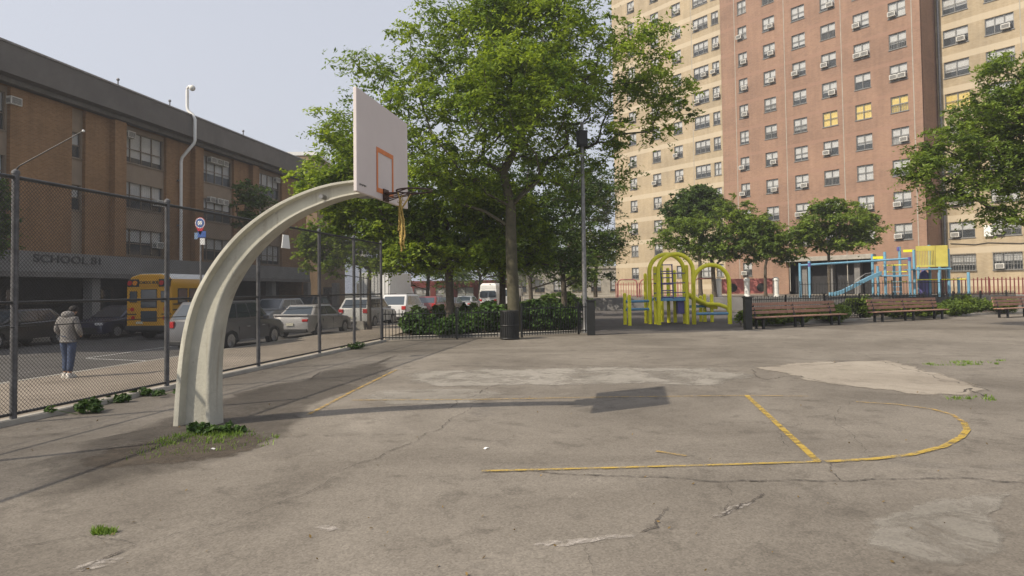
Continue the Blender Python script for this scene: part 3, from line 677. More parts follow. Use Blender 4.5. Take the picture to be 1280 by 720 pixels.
# end return of the fence (short panel at the corner) and rod on the second post
pr = fl.matrix_basis @ Vector((0,L(9.19),FH+.08))
rod = empty('metal_rod', pr, 0, 'thin metal rod with a pale knob sticking up from the top of the fence post', 'rod')
MB().tube([(0,0,0),(.05,0,.06),(.94,-.02,.53)], [.012,.009,.006], 6).build('rod', M['dark_metal'], rod)
MB().sphere((.95,-.02,.535),.018,6).build('knob', M['white'], rod)
tz = empty('fence_sign', fl.matrix_basis @ Vector((.05,L(16.45),3.02)), -AL+R(90), 'white trapezoid sign panel hanging on the chain link fence under the concrete arch', 'sign')
MB().add([(-.13,-.012,.16),(.13,-.012,.16),(.20,-.012,-.17),(-.20,-.012,-.17),(-.13,.012,.16),(.13,.012,.16),(.20,.012,-.17),(-.20,.012,-.17)],[(0,3,2,1),(4,5,6,7),(0,1,5,4),(2,3,7,6),(1,2,6,5),(0,4,7,3)]).build('panel', M['white'], tz)
MB().tube([(-.1,0,.15),(-.1,0,.3)],.004,4).tube([(.1,0,.15),(.1,0,.3)],.004,4).build('wire_tie', M['dark_metal'], tz)
# ================================================================== BASKETBALL HOOP
hp = gp(247,531); hp = Vector((-4.17,8.95,0)); HR = math.atan2(-.175,.985)   # neck direction
hoop = empty('basketball_hoop', hp, HR, 'old basketball goal with pale curved concrete arm and white backboard', 'basketball hoop')
outer = [(-.335,-.1),(-.33,0),(-.30,.45),(-.25,.95),(-.16,1.40),(0.0,1.80),(.28,2.22),(.63,2.58),(1.07,2.87),(1.50,3.05),(1.9,3.15),(2.36,3.19)]
inner = [(.215,-.1),(.21,0),(.20,.45),(.215,.92),(.285,1.40),(.43,1.81),(.70,2.20),(1.01,2.49),(1.36,2.72),(1.72,2.87),(2.04,2.96),(2.38,3.01)]
def dens(P, n=6):
    P = [Vector((p[0],0,p[1])) for p in P]; out = []
    for i in range(len(P)-1):
        p0 = P[max(i-1,0)]; p1 = P[i]; p2 = P[i+1]; p3 = P[min(i+2,len(P)-1)]
        for k in range(n):
            t = k/n; out.append(.5*((2*p1)+(-p0+p2)*t+(2*p0-5*p1+4*p2-p3)*t*t+(-p0+3*p1-3*p2+p3)*t**3))
    out.append(P[-1]); return out
O_, I_ = dens(outer), dens(inner); rings = []
for k, (o, i) in enumerate(zip(O_, I_)):
    t = k/(len(O_)-1); D = .165-.055*t; Dw = D*.3; fo = .15; fi = .09; bv = .012
    sec = [(0,-D+bv),(.03,-D),(fo,-D),(fo+.05,-Dw),(1-fi-.04,-Dw),(1-fi,-D),(.97,-D),(1,-D+bv),(1,D-bv),(.97,D),(1-fi,D),(1-fi-.04,Dw),(fo+.05,Dw),(fo,D),(.03,D),(0,D-bv)]
    rings.append([o.lerp(i, s[0]) + Vector((0,s[1],0)) for s in sec])
def armmat():
    m = pm('arm_paint', (.44,.43,.365), .82, .12, 1.8, bump=.7, grime=.55); nt = m.node_tree; b = nt.nodes['Principled BSDF']; co = coord(nt)
    src = b.inputs['Base Color'].links[0].from_socket
    mp = nt.nodes.new('ShaderNodeMapping'); mp.inputs['Scale'].default_value = (9,9,.7); nt.links.new(co, mp.inputs[0])
    g1 = ramp(nt, noise(nt, 1.0, 7, .65, mp.outputs[0], .3), [(.56,(0,0,0)),(.72,(.55,)*3)]); c1 = mixc(nt, src, (.20,.17,.125), g1.outputs[0])
    g2 = ramp(nt, noise(nt, 14, 8, .75, co), [(.62,(0,0,0)),(.68,(.8,)*3)]); c2 = mixc(nt, c1, (.24,.235,.215), g2.outputs[0])
    g3 = ramp(nt, noise(nt, 3.3, 9, .8, co), [(.66,(0,0,0)),(.70,(.8,)*3)]); c3 = mixc(nt, c2, (.19,.11,.065), g3.outputs[0])
    nt.links.new(c3, b.inputs['Base Color']); return m
arm_m = armmat()
MB().loft(rings).build('curved_arm', arm_m, hoop, smooth=True, angle=50)
for (p_, z_) in ((1.78,2.98),): MB().tube([(p_,-.19+.08*p_/2.3-.02,z_),(p_,.0,z_)],.03,10).build('bolt', M['galv'], hoop)
bc = Vector((-1.66,8.72,0)) - hp; bc = Matrix.Rotation(-HR,3,'Z') @ bc; bx = bc.x
BW, BZ0, BZ1 = 1.83, 2.94, 4.19
bd = MB().bb((bx-.045,bc.y-BW/2,BZ0),(bx,bc.y+BW/2,BZ1)).build('backboard', M['board_paint'], hoop, bevel=.008)
mb = MB(); y_ = bc.y; X_ = bx+.003
tw_ = .05
mb.bb((X_,y_-.305,3.02),(X_+.003,y_-.305+tw_,3.60)).bb((X_,y_+.305-tw_,3.02),(X_+.003,y_+.305,3.60)).bb((X_,y_-.305+tw_,3.60-.06),(X_+.003,y_+.305-tw_,3.60)).bb((X_,y_-.305+tw_,3.02),(X_+.003,y_+.305-tw_,3.08)).build('target_square', M['orange'], bd)
mb = MB()
for i in range(6): mb.bb((X_,y_-BW/2+.07+i*.035,3.02+(i%2)*.01),(X_+.002,y_-BW/2+.092+i*.035,3.045))
mb.build('maker_mark', M['galv'], bd)
for dz in (.02,.16): MB().beam((bx-.40,bc.y,3.0+dz),(bx-.046,bc.y,3.0+dz),.34,.03).build('mounting_plate', M['galv'], hoop)
rim = MB(); RC = Vector((bx+.40,bc.y,3.06))
rim.tube([RC+Vector((.23*math.cos(k*math.pi/16),.23*math.sin(k*math.pi/16),0)) for k in range(33)], .011, 8, cap=False)
rim.bb((bx+.004,bc.y-.09,2.93),(bx+.02,bc.y+.09,3.09)).bb((bx+.02,bc.y-.06,3.03),(bx+.17,bc.y+.06,3.045))
for s in (-1,1): rim.tube([(bx+.02,bc.y+s*.08,2.95),(bx+.12,bc.y+s*.15,3.0),RC+Vector((-.03,s*.225,-.005))],.008,6)
for s in (-1,1): rim.tube([(bx+.02,bc.y+s*.04,2.97),RC+Vector((.0,s*.06,-.012))],.007,6)
rm = rim.build('rim', M['rim'], hoop, smooth=True)
net = MB(); g = random.Random(3)
for k in range(12):
    a_ = k*math.pi/6; p = RC+Vector((.22*math.cos(a_),.22*math.sin(a_),-.01))
    if k in (4,6,7):       # still tied on the board side, hanging limp
        q = RC+Vector((-.18+g.uniform(-.03,.03),g.uniform(-.06,.06),0)); pts = [p]
        for j in range(1,7): pts.append(p.lerp(q,min(1,j/2.2))+Vector((g.uniform(-.022,.022),g.uniform(-.022,.022),-.13*j*(.8+.3*g.random()))))
        net.tube(pts,[.006]+[.012]*5+[.006],5)
for j in range(26):
    zz = -.08-j*.027; c_ = RC+Vector((-.18,0,zz)); net.tube([c_+Vector((g.uniform(-.045,.045)*(1-j*.022),g.uniform(-.07,.07)*(1-j*.022),g.uniform(-.05,.05))) for _ in range(4)],.0045,4)
net.build('torn_net', M['net'], rm)
# grass & weeds
def patch_pts(px, n, seed, z=0.0, clump=.35):
    g = np.random.default_rng(seed); P = []; poly = [gp(*q) for q in px]
    xs = [p.x for p in poly]; yy = [p.y for p in poly]; cs = [(g.uniform(min(xs),max(xs)), g.uniform(min(yy),max(yy)), g.random()) for _ in range(16)]
    def inside(x,y):
        c = False
        for i in range(len(poly)):
            a, b = poly[i], poly[i-1]
            if (a.y > y) != (b.y > y) and x < (b.x-a.x)*(y-a.y)/(b.y-a.y)+a.x: c = not c
        return c
    while len(P) < n:
        c = cs[g.integers(16)]; x = c[0]+g.normal()*clump*.45*c[2]; y = c[1]+g.normal()*clump*.35*c[2]
        if inside(x,y): P.append((x,y,z))
    return P
pp = patch_pts([(215,545),(280,536),(350,542),(345,556),(300,562),(235,570),(150,578),(180,556)], 800, 4, clump=.6) + patch_pts([(215,542),(290,534),(305,545),(220,549)], 500, 6)
tag(link_mesh('grass', grass_mesh('grass', pp, L_grass, .05, .006, 3)), kind='stuff')
pp = patch_pts([(1120,453),(1180,452),(1280,450),(1280,456),(1170,458)], 450, 8) + patch_pts([(1180,498),(1240,495),(1245,502),(1190,503)], 200, 9)
tag(link_mesh('grass', grass_mesh('grass', pp, L_grass, .05, .008, 4)), kind='stuff')
o = link_mesh('grass_tuft', grass_mesh('grass_tuft', [(v[0]-gp(130,666).x, v[1]-gp(130,666).y,0) for v in patch_pts([(112,662),(128,659),(148,665),(140,670),(116,670)], 420, 11)], L_grass, .04, .005, 5), loc=gp(130,666))
tag(o, 'small lone grass tuft growing from the pavement crack in the left foreground', 'grass tuft')
def weed(px, r, h, label, seed, n=60):
    p = gp(*px); g = np.random.default_rng(seed); root = empty('weed_plant', p, 0, label, 'weed', 'weeds along the chain link fence')
    cs = [(g.normal()*r*.6, g.normal()*r*.35, h*(.2+.6*g.random())) for _ in range(12)]
    mb = MB()
    for c in cs: mb.tube([(c[0]*.3,c[1]*.3,0),c],.004,4,cap=False)
    mb.build('stem', L_grass, root, fix=False)
    link_mesh('leaves', leaf_mesh('leaves', cs, [h*.4]*12, n, .035, L_hedge, flat=.8, seed=seed), root)
weed((112,517),.28,.20,'broad weed clump at the fence foot beside the second post',1)
weed((152,503),.20,.14,'middle weed clump at the fence foot between two posts',2,40)
weed((187,495),.22,.14,'low weed clump at the fence foot nearest the concrete arch',3,40)
weed((247,541),.20,.12,'green weeds sprouting against the base of the curved concrete arm',4,40)
weed((291,541),.13,.12,'bright weed beside the right edge of the concrete arm base',5,40)
weed((443,437),.30,.25,'weed clump under the far end of the chain link fence',6,40)
# ================================================================== IRON FENCES
def iron_fence(p, q, h, label, mat='black_iron', gap=.115, base=0.0, group=None, name='iron_fence', pk=.012, arcs=False):
    p = Vector(p); q = Vector(q); d = q-p; Ln = d.length; rz = math.atan2(d.y,d.x); root = empty(name, p, rz, label, 'fence', group)
    mb = MB(); n = int(Ln/gap)
    for i in range(n+1): x = Ln*i/n; mb.bb((x-pk,-pk,base+.06),(x+pk,pk,base+h+(0.06 if i%2 else 0)))
    mb.build('pickets', M[mat], root, fix=False)
    for zz in (.12,h-.12): MB().bb((0,-.02,base+zz),(Ln,.02,base+zz+.035)).build('rail', M[mat], root)
    for i in range(int(Ln/2.6)+1): x = min(Ln,i*2.6+.01); MB().bb((x-.03,-.03,base),(x+.03,.03,base+h+.1)).build('post', M[mat], root)
    return root
f0 = gp(478,427); f1 = gp(738,417)
iron_fence(f0, gp(622,423), 1.05, 'black iron picket fence between the chain link corner and the litter bin')
iron_fence(gp(652,422), f1, 1.15, 'black iron picket fence between the litter bin and the lamp post')
for (x,y,lab) in ((739,419,'solid black gate post at the left side of the playground entrance'),(935,412,'solid black gate post at the left end of the bench row')):
    g_ = empty('gate_post', gp(x,y), 0, lab, 'gate post')
    MB().bb((-.14,-.14,0),(.14,.14,1.28)).build('shaft', M['black_iron'], g_, bevel=.01); MB().bb((-.17,-.17,1.282),(.17,.17,1.34)).build('cap', M['black_iron'], g_, bevel=.01)
bw0 = gp(940,409)+Vector((.1,1.15,0)); bw1 = gp(1290,392)+Vector((.3,1.6,0))
iron_fence(bw0, bw1, 1.15, 'long black iron picket fence behind the row of wooden benches', base=.1)
bk = Vector((bw1-bw0)).normalized()
# beds
def bed(name, pts):
    mb = MB(); n = len(pts); top = [(p[0],p[1],.09) for p in pts]; mb.add(top,[tuple(range(n))]); mb.add([(p[0],p[1],-.05) for p in pts]+top,[(i,(i+1)%n,n+(i+1)%n,n+i) for i in range(n)])
    return tag(mb.build(name, M['soil']), kind='structure')
pa, pb = gp(482,425), gp(736,416)
bed('planting_bed', [(pa.x,pa.y+.1),(pb.x,pb.y+.1),(3.1,34),(0.7,53),(-.6,60),(2,120),(st(.3,120).x,120),(st(.3,24.5).x,24.5)])
bed('planting_bed', [(bw0.x-.3,bw0.y-.5),(bw1.x,bw1.y-.5),(bw1.x+.5,bw1.y+2.2),(bw0.x+.3,bw0.y+1.6)])
mb = MB(); mb.beam((pa.x,pa.y,.05),(pb.x,pb.y,.05),.16,.14); tag(mb.build('kerb', M['concrete'], bevel=.02), kind='structure')
mb = MB(); mb.beam((bw0.x-.3,bw0.y-.58,.05),(bw1.x,bw1.y-.58,.05),.16,.15); tag(mb.build('kerb', M['concrete'], bevel=.02), kind='structure')
def shrub(x, y, r, h, label, seed, mat=L_hedge, n=40, lv=80, leaf=.07, z=.08, group='shrubs in the planting beds', ry=None):
    g = np.random.default_rng(seed); root = empty('shrub', (x,y,z), 0, label, 'shrub', group); ry = ry or r*.7
    d = g.normal(size=(n,3)); d /= np.linalg.norm(d,axis=1)[:,None]; d *= g.random((n,1))**.4
    cs = np.stack([d[:,0]*r, d[:,1]*ry, h*.5+d[:,2]*h*.42],1)
    mb = MB()
    for c in cs[:24]: mb.tube([(c[0]*.25,c[1]*.25,0),(c[0]*.7,c[1]*.7,c[2]*.6),tuple(c)],[.014,.01,.005],4,cap=False)
    mb.build('stem', M['bark'], root, fix=False)
    link_mesh('foliage', leaf_mesh('foliage', cs, [.16+.12*g.random() for _ in range(n)], lv, leaf, mat, flat=.8, seed=seed, aspect=.6), root); return root
SP = [(545,424,1.0,.55,'dark low shrub by the chain link corner'),(520,424,.7,.8,'round sunlit shrub behind the first pickets beside the parked cars'),(580,422,.8,.75,'dark shrub below the second tree trunk'),(612,420,.8,1.0,'leafy shrub immediately left of the litter bin'),
 (668,418,.6,1.1,'dark shrub immediately right of the mossy trunk'),(690,418,.6,1.05,'tall ivy shrub mid-way between trunk and lamp post'),(712,417,.55,.95,'ivy shrub left of the lamp post'),(655,416,.5,.7,'small shrub at the foot of the mossy trunk')]
for i,(x,y,r,h,lab) in enumerate(SP):
    p = gp(x,y); shrub(p.x, p.y+1.0, r, h*1.15, lab, 40+i, n=60)
cnt = 0
for lab, x, h in (('pale leafy shrub against the gate post at the left end of the bench row',948,.65),('low shrub under the left half of the nearest bench',975,.7),('low shrub under the right half of the nearest bench',1020,.75),
    ('bright green shrub in the gap between the first two benches',1071,1.15),('dark shrub under the left half of the middle bench',1105,.85),('dark shrub under the middle of the central bench',1140,.85),('dark shrub under the right end of the middle bench',1180,.85),('bright green shrub in the gap before the rightmost bench',1213,1.15),('dark shrub behind the rightmost bench',1250,.9)):
    t_ = (x-940)/350; p = bw0.lerp(bw1,t_); shrub(p.x, p.y+(.1 if h > 1 else -.75), 1.1, h, lab, 60+cnt, n=80, leaf=.06, mat=L_mid, ry=.35); cnt += 1
# ================================================================== BENCHES
def bench(length):
    root = empty('park_bench', (0,0,0)); 
    n = 3
    for i in range(3): MB().bb((-length/2,.20+i*.035,.60+i*.17),(length/2,.24+i*.035,.725+i*.17)).build('backrest_board', M['wood'], root, bevel=.006)
    for i in range(3): MB().bb((-length/2-.12,-.32+i*.17,.45),(length/2+.12,-.17+i*.17,.495)).build('seat_board', M['wood'], root, bevel=.006)
    for k in range(n):
        x = -length/2+.35+(length-.7)*k/(n-1)
        MB().bb((x-.05,-.28,.0),(x+.05,-.20,.45)).bb((x-.05,.1,0),(x+.05,.19,.45)).bb((x-.05,-.28,.38),(x+.05,.19,.447)).beam((x,.17,.42),(x,.33,1.06),.08,.06).build('leg', M['black_iron'], root, bevel=.01)
    return root
bp = [(1002,409,4.25,'nearest to the playground gate post'),(1141,401,4.25,'middle of the row'),(1291,396,4.3,'at the right edge')]
labs = ['slatted wooden bench beside the gate post, left end of the bench row','slatted wooden bench in the middle of the row in front of the blue play structure','slatted wooden bench cut off by the right edge of the picture']
bproto = None
brz = math.atan2(bk.y,bk.x)
for (x,y,ln,_), lab in zip(bp, labs):
    b_ = bench(5.3) if bproto is None else copy_tree(bproto); bproto = bproto or b_
    b_.location = gp(x,y)+Vector((0,.35,0)); b_.rotation_euler = (0,0,brz); tag(b_, lab, 'bench', 'benches along the planting bed')
# ================================================================== LITTER BIN, LAMP POLE, SIGNS
lb = empty('litter_bin', gp(637,425)+Vector((0,.3,0)), 0, 'black slatted metal litter bin in front of the mossy tree trunk', 'litter bin')
mb = MB()
for k in range(30):
    a_ = k*math.pi/15; mb.box((.33*math.cos(a_),.33*math.sin(a_),.53),(.012,.045,.98),rz=a_)
mb.build('slats', M['black_iron'], lb); MB().lathe([(.29,.04),(.30,.95)],n=20).build('liner', M['black_plastic'], lb)
for zz in (.05,.5,1.0): MB().tube([(.345*math.cos(k*math.pi/14),.345*math.sin(k*math.pi/14),zz) for k in range(29)],.018,6,cap=False).build('band', M['black_iron'], lb)
lp = empty('floodlight_pole', gp(733,417)+Vector((0,.4,0)), 0, 'tall grey metal pole with a dark box floodlight among the branches', 'light pole')
MB().tube([(0,0,0),(0,0,8.4)],[.10,.065],12).build('pole', M['galv'], lp, smooth=True)
MB().bb((-.22,-.17,7.42),(.2,.17,8.05)).bb((-.16,-.2,7.48),(.14,-.171,7.99)).build('floodlight', M['black_iron'], lp, bevel=.03)
MB().lathe([(.18,0),(.18,.04),(.11,.2),(.105,.5)],n=14).build('base_cover', M['galv'], lp, smooth=True)
ss = gp(451,412,-.12); sg = empty('sign_post', ss, 0, 'galvanised post with white parking signs at the kerb by the truck', 'sign post')
k_ = ss.y/F
MB().tube([(0,0,0),(0,0,98*k_+.0)],.05,8).build('post', M['galv'], sg)
MB().loft([[(-.22,-.22,0),(.22,-.22,0),(.22,.22,0),(-.22,.22,0)],[(-.15,-.15,.42),(.15,-.15,.42),(.15,.15,.42),(-.15,.15,.42)]]).build('concrete_foot', M['concrete'], sg)
for (dx,h0,h1,w_) in ((-.12,92,103,.34),(.18,91,102,.34),(0,80,88,.2)): MB().bb((dx-w_/2,-.065,h0*k_),(dx+w_/2,-.052,h1*k_)).build('sign_plate', M['white'], sg)
for i in range(3): MB().bb((-.24+i*.2,-.072,94.5*k_),(-.12+i*.2,-.066,99*k_)).build('symbol', M['black_iron'], sg)
bs = gp(252,446,-.12); bs = st(4.6, 20.6, -.12); 
bs = dp(251,330,19.5); bs.z = -.12; k_ = 19.5/F
bus_sign = empty('bus_stop_sign', bs, 0, 'bus stop post with round blue and red sign above blue and white plates', 'bus stop sign')
zt = lambda y: dp(251,y,19.5).z+.12
MB().tube([(0,0,0),(0,0,zt(296))],.03,8).build('post', M['galv'], bus_sign)
blue = pm('sign_blue', (.05,.12,.38), .5, .1, 5); red = pm('sign_red', (.55,.03,.06), .5, .1, 5)
cz = zt(279); n=20; r_ = .145
P = [(r_*math.sin(t),0,r_*1.15*math.cos(t)) for t in [math.pi*2*i/n for i in range(n)] if True]
P = [(x, 0, (z_ if z_ > -.08 else z_-.0)) for x,_,z_ in P]
def disc(pts, y0, y1, mat, name, par, dz):
    n = len(pts); mb = MB(); mb.add([(x,y0,z_+dz) for x,_,z_ in pts]+[(x,y1,z_+dz) for x,_,z_ in pts],[tuple(range(n)),tuple(range(n,2*n))[::-1]]+[(i,(i+1)%n,n+(i+1)%n,n+i) for i in range(n)]); return mb.build(name, mat, par)
drop = [(.15*math.sin(t),0,.17*math.cos(t)) for t in [math.pi*(-.62)+math.pi*1.24*i/14 for i in range(15)]]+[(.05,0,-.26),(0,0,-.36),(-.05,0,-.26)]
sf = disc(drop,-.05,-.035,red,'sign_face',bus_sign,cz)
disc([(.145*math.sin(t),0,.155*math.cos(t)) for t in [2*math.pi*i/20 for i in range(20)]],-.054,-.0505,M['white'],'ring',sf,cz)
disc([(.12*math.sin(t),0,.13*math.cos(t)) for t in [2*math.pi*i/20 for i in range(20)]],-.058,-.0545,blue,'disc',sf,cz)
MB().bb((-.065,-.064,cz-.04),(.065,-.0585,cz+.06)).bb((-.05,-.064,cz-.065),(-.02,-.0585,cz-.041)).bb((.02,-.064,cz-.065),(.05,-.0585,cz-.041)).build('bus_symbol', M['white'], sf)
MB().bb((-.07,-.05,zt(297)),(.17,-.035,zt(289))).build('route_plate', blue, bus_sign); MB().bb((-.17,-.04,zt(299)),(-.075,-.03,zt(291))).build('side_plate', pm('pale_blue',(.2,.3,.45)), bus_sign)
MB().bb((.0,-.05,zt(306)),(.14,-.035,zt(298))).build('timetable_plate', M['white'], bus_sign)
# ================================================================== VEHICLES
def inset(prof, d):
    cy = sum(p[0] for p in prof)/len(prof); cz = sum(p[1] for p in prof)/len(prof); ext = max(abs(p[0]-cy) for p in prof)
    return [(cy+(y-cy)*(1-d/ext), cz+(z_-cz)*(1-d*.9/.5*.5)) for y,z_ in prof]
def car(label, cat, loc, rz, L=4.6, W=1.82, H=1.46, kind='sedan', col=(.3,.3,.3), name='parked_car', group='cars parked along the street', low=False):
    root = empty(name, loc, rz, label, cat, group); pt = paint('car_paint', col)
    r = .33 if kind == 'sedan' else .36
    if kind == 'van': r = .36
    b = {'sedan':.90,'suv':1.05,'van':1.15}[kind]; yr, yf = -L/2, L/2
    ar, af = yr+.21*L-.05, yf-.19*L; ra = r+.06
    top = {'sedan':[(yr+.03,.86),(yr+.12,1.02),(yr+.75,1.04),(yf-1.35,.95),(yf-.55,.86),(yf-.12,.74)],
           'suv':[(yr+.02,.9),(yr+.06,b+.03),(yr+.5,b+.05),(yf-1.25,b),(yf-.45,.98),(yf-.08,.84)],
           'van':[(yr+.02,1.0),(yr+.04,b+.03),(yr+.5,b+.05),(yf-1.15,b),(yf-.35,.98),(yf-.04,.86)]}[kind]
    arc = lambda c: [(c+ra*math.cos(t), r+ra*math.sin(t)) for t in [math.pi*i/9 for i in range(10)]]
    prof = [(yr+.10,.27),(yr-.01,.36),(yr-.02,.62)]+top+[(yf,.56),(yf,.34),(yf-.1,.24)]+[(p[0],max(.22,p[1])) for p in arc(af)]+[(p[0],max(.22,p[1])) for p in arc(ar)]
    rings = []
    for x, dd in ((-W/2,.09),(-W/2+.03,.035),(-W/2+.12,0),(-W/4,-.0),(0,-.02),(W/4,0),(W/2-.12,0),(W/2-.03,.035),(W/2,.09)):
        q = [];  
        for (y,z_) in prof:
            e = (y-0)/(L/2); sx = 1-.07*max(0,abs(e)-.72)/.28 if abs(e) > .72 else 1
            zz = z_ - dd*.6*(1 if z_ > .7 else 0); yy = y-math.copysign(dd,y)*(1 if abs(e) > .9 else 0)
            tuck = 1 - .04*max(0,(z_-.6))
            q.append((x*sx*tuck, yy, zz))
        rings.append(q)
    MB().loft(rings).build('body', pt, root, smooth=True, angle=32)
    g = {'sedan':(yr+.45,yf-1.15,yr+1.15,yf-2.05),'suv':(yr+.04,yf-1.15,yr+.62,yf-1.85),'van':(yr+.02,yf-.75,yr+.12,yf-1.35)}[kind]
    wb = W/2-.06; wt = W/2-(.25 if kind == 'sedan' else .2 if kind == 'suv' else .12); zb = b+.0; 
    if kind=='sedan': zb = .94
    Bc = [(-wb,g[0],zb),(wb,g[0],zb),(wb,g[1],zb),(-wb,g[1],zb)]; Tc = [(-wt,g[2],H),(wt,g[2],H),(wt,g[3],H),(-wt,g[3],H)]
    MB().add(Bc+Tc,[(0,1,2,3),(4,7,6,5),(0,4,5,1),(1,5,6,2),(2,6,7,3),(3,7,4,0)]).build('cabin', pt, root, smooth=True, bevel=.07, seg=3, angle=50)
    def panel(nm, A, B_, Cc, D_, u0, u1, v0, v1, off=.008, mat=M['carglass'], u0t=None, u1t=None):
        A,B_,Cc,D_ = map(Vector,(A,B_,Cc,D_)); nn = (B_-A).cross(D_-A).normalized()
        def P(u,v): return (A.lerp(B_,u)).lerp(D_.lerp(Cc,u),v)+nn*off
        a,b_,c,d = P(u0,v0),P(u1,v0),P(u1 if u1t is None else u1t,v1),P(u0 if u0t is None else u0t,v1)
        MB().add([a,b_,c,d,a-nn*.03,b_-nn*.03,c-nn*.03,d-nn*.03],[(0,1,2,3),(4,7,6,5),(0,4,5,1),(1,5,6,2),(2,6,7,3),(3,7,4,0)]).build(nm, mat, root)
    panel('rear_window', Bc[0],Bc[1],Tc[1],Tc[0], .09,.91,.14,.84)
    panel('windscreen', Bc[2],Bc[3],Tc[3],Tc[2], .06,.94,.08,.92)
    for (a_,b_,c_,d_,fl_) in ((Bc[1],Bc[2],Tc[2],Tc[1],0),(Bc[3],Bc[0],Tc[0],Tc[3],1)):
        segs = [(.10,.36),(.385,.62),(.645,.92)] if kind == 'suv' else [(.14,.46),(.49,.86)] if kind=='sedan' else [(.66,.93)]
        for (u0,u1) in segs:
            if fl_: u0,u1 = 1-u1,1-u0
            panel('side_window', a_,b_,c_,d_, u0,u1,.14,.86)
    for s in (-1,1):
        for cy in (ar,af):
            wcx = s*(W/2-.13); wh = MB().lathe([(r-.05,-.11),(r-.01,-.09),(r,-.06),(r,.06),(r-.01,.09),(r-.05,.11)],(wcx,cy,r),24,'X').build('wheel', M['tyre'], root, smooth=True)
            mb = MB(); mb.lathe([(r*.64,-.01),(r*.64,.01)],(wcx+s*.108,cy,r),20,'X')
            for k in range(5):
                t = k*2*math.pi/5+.3; mb.beam((wcx+s*.122,cy,r),(wcx+s*.122,cy+r*.6*math.cos(t),r+r*.6*math.sin(t)),.045,.02)
            mb.build('rim', M['rimmetal'], wh)
        yl = yr+.0; zl = .80 if kind == 'sedan' else .92
        MB().bb((s*(W/2-.36),yl-.025,zl-.06),(s*(W/2-.10),yl+.10,zl+(.05 if kind=='sedan' else .16))).build('tail_light', M['red_light'], root, bevel=.015)
        MB().bb((s*(W/2-.44),yf-.12,.64),(s*(W/2-.10),yf+.0,.76)).build('headlight', M['white_light'], root, bevel=.02)
        MB().bb((s*(W/2-.02),yf-1.75,b-.02),(s*(W/2+.17),yf-1.62,b+.13)).build('side_mirror', pt, root, bevel=.03)
        for yy in (-.35,.65): MB().bb((s*(W/2-.012),yy-.09,.80),(s*(W/2+.015),yy+.09,.83)).build('door_handle', M['rimmetal'], root)
        mb = MB()
        for yy in (-.95,.1,1.05): mb.bb((s*(W/2-.03),yy-.006,.32),(s*(W/2+.0025),yy+.006,.82))
        mb.build('door_seam', M['black_plastic'], root)
        if kind == 'suv': MB().beam((s*(wt-.05),g[2]+.1,H+.05),(s*(wt-.05),g[3]-.05,H+.05),.035,.03).build('roof_rail', M['black_plastic'], root)
    MB().bb((-W/2+.12,yr-.035,.26),(W/2-.12,yr+.08,.42)).build('rear_bumper', M['black_plastic'], root, bevel=.03)
    MB().bb((-W/2+.3,yf-.05,.30),(W/2-.3,yf+.012,.55)).build('grille', M['black_plastic'], root, bevel=.02)
    MB().bb((-.17,yr-.045,.56),(.17,yr-.021,.68)).build('license_plate', M['plate'], root)
    if kind == 'sedan': MB().bb((-W/2+.1,yr+.02,.985),(W/2-.1,yr+.14,1.065)).build('boot_lip', pt, root, bevel=.02)
    return root
rs = -AL
def at_st(v, Y): return st(v, Y, -.27)
car('dark grey utility car parked nearest, behind the curved concrete arm', 'car', at_st(6.25,24.9), rs, 4.75,1.92,1.74,'suv',(.11,.11,.115))
car('silver sedan parked at the kerb seen through the fence', 'car', at_st(6.2,31.5), rs, 4.65,1.84,1.45,'sedan',(.33,.32,.31))
car('white sport utility car parked in front of the silver sedan', 'car', at_st(6.2,38.2), rs, 4.6,1.85,1.68,'suv',(.55,.55,.53))
car('white utility car with blue tinted rear glass beside the fence corner', 'car', at_st(6.2,44.3), rs, 4.7,1.95,1.8,'suv',(.62,.62,.62))
car('dark red hatchback parked beyond the fence corner', 'car', at_st(6.2,51), rs, 4.4,1.8,1.6,'suv',(.20,.03,.03))
car('small dark car parked just past the dark red hatchback', 'car', at_st(6.2,56.3), rs, 4.4,1.8,1.45,'sedan',(.05,.05,.06))
car('pale silver car parked just before the white van', 'car', at_st(6.2,62), rs, 4.5,1.8,1.5,'sedan',(.4,.42,.44))
vn = car('white van with raised roof parked far down the street', 'van', at_st(5.6,71), rs, 5.4,2.0,2.1,'van',(.68,.68,.66))
MB().loft([[(-.86,-2.55,2.08),(.86,-2.55,2.08),(.86,1.0,2.08),(-.86,1.2,2.08)],[(-.84,-2.5,2.5),(.84,-2.5,2.5),(.84,.7,2.5),(-.84,.7,2.5)],[(-.66,-2.3,2.72),(.66,-2.3,2.72),(.66,.4,2.72),(-.66,.4,2.72)]]).build('raised_roof', M['white'], vn, bevel=.05)
for s in (-1,1): MB().bb((s*.48-.36,-2.74,1.28),(s*.48+.36,-2.70,1.85)).build('rear_door_window', M['carglass'], vn, bevel=.01)
v2 = car('second white van parked beyond the raised roof van', 'van', at_st(4.6,78), rs, 5.4,2.0,2.2,'van',(.6,.6,.58))
car('silver utility car driving in the middle of the street', 'car', at_st(12.9,41), rs+math.pi, 4.6,1.88,1.66,'suv',(.34,.35,.36), name='moving_car', group=None)
car('black car in shade on the far kerb at the left edge', 'car', at_st(15.9,26.6), rs+math.pi, 4.7,1.85,1.5,'sedan',(.012,.012,.014))
car('dark blue car in shade on the far kerb behind the pedestrian', 'car', at_st(15.9,32.6), rs+math.pi, 4.8,1.85,1.5,'sedan',(.012,.016,.045))
car('dark car on the far kerb hidden behind the school bus', 'car', at_st(15.9,38.8), rs+math.pi, 4.7,1.85,1.5,'sedan',(.03,.03,.035))
car('grey car on the far kerb beyond the school bus', 'car', at_st(15.9,45), rs+math.pi, 4.6,1.85,1.5,'sedan',(.12,.12,.13))
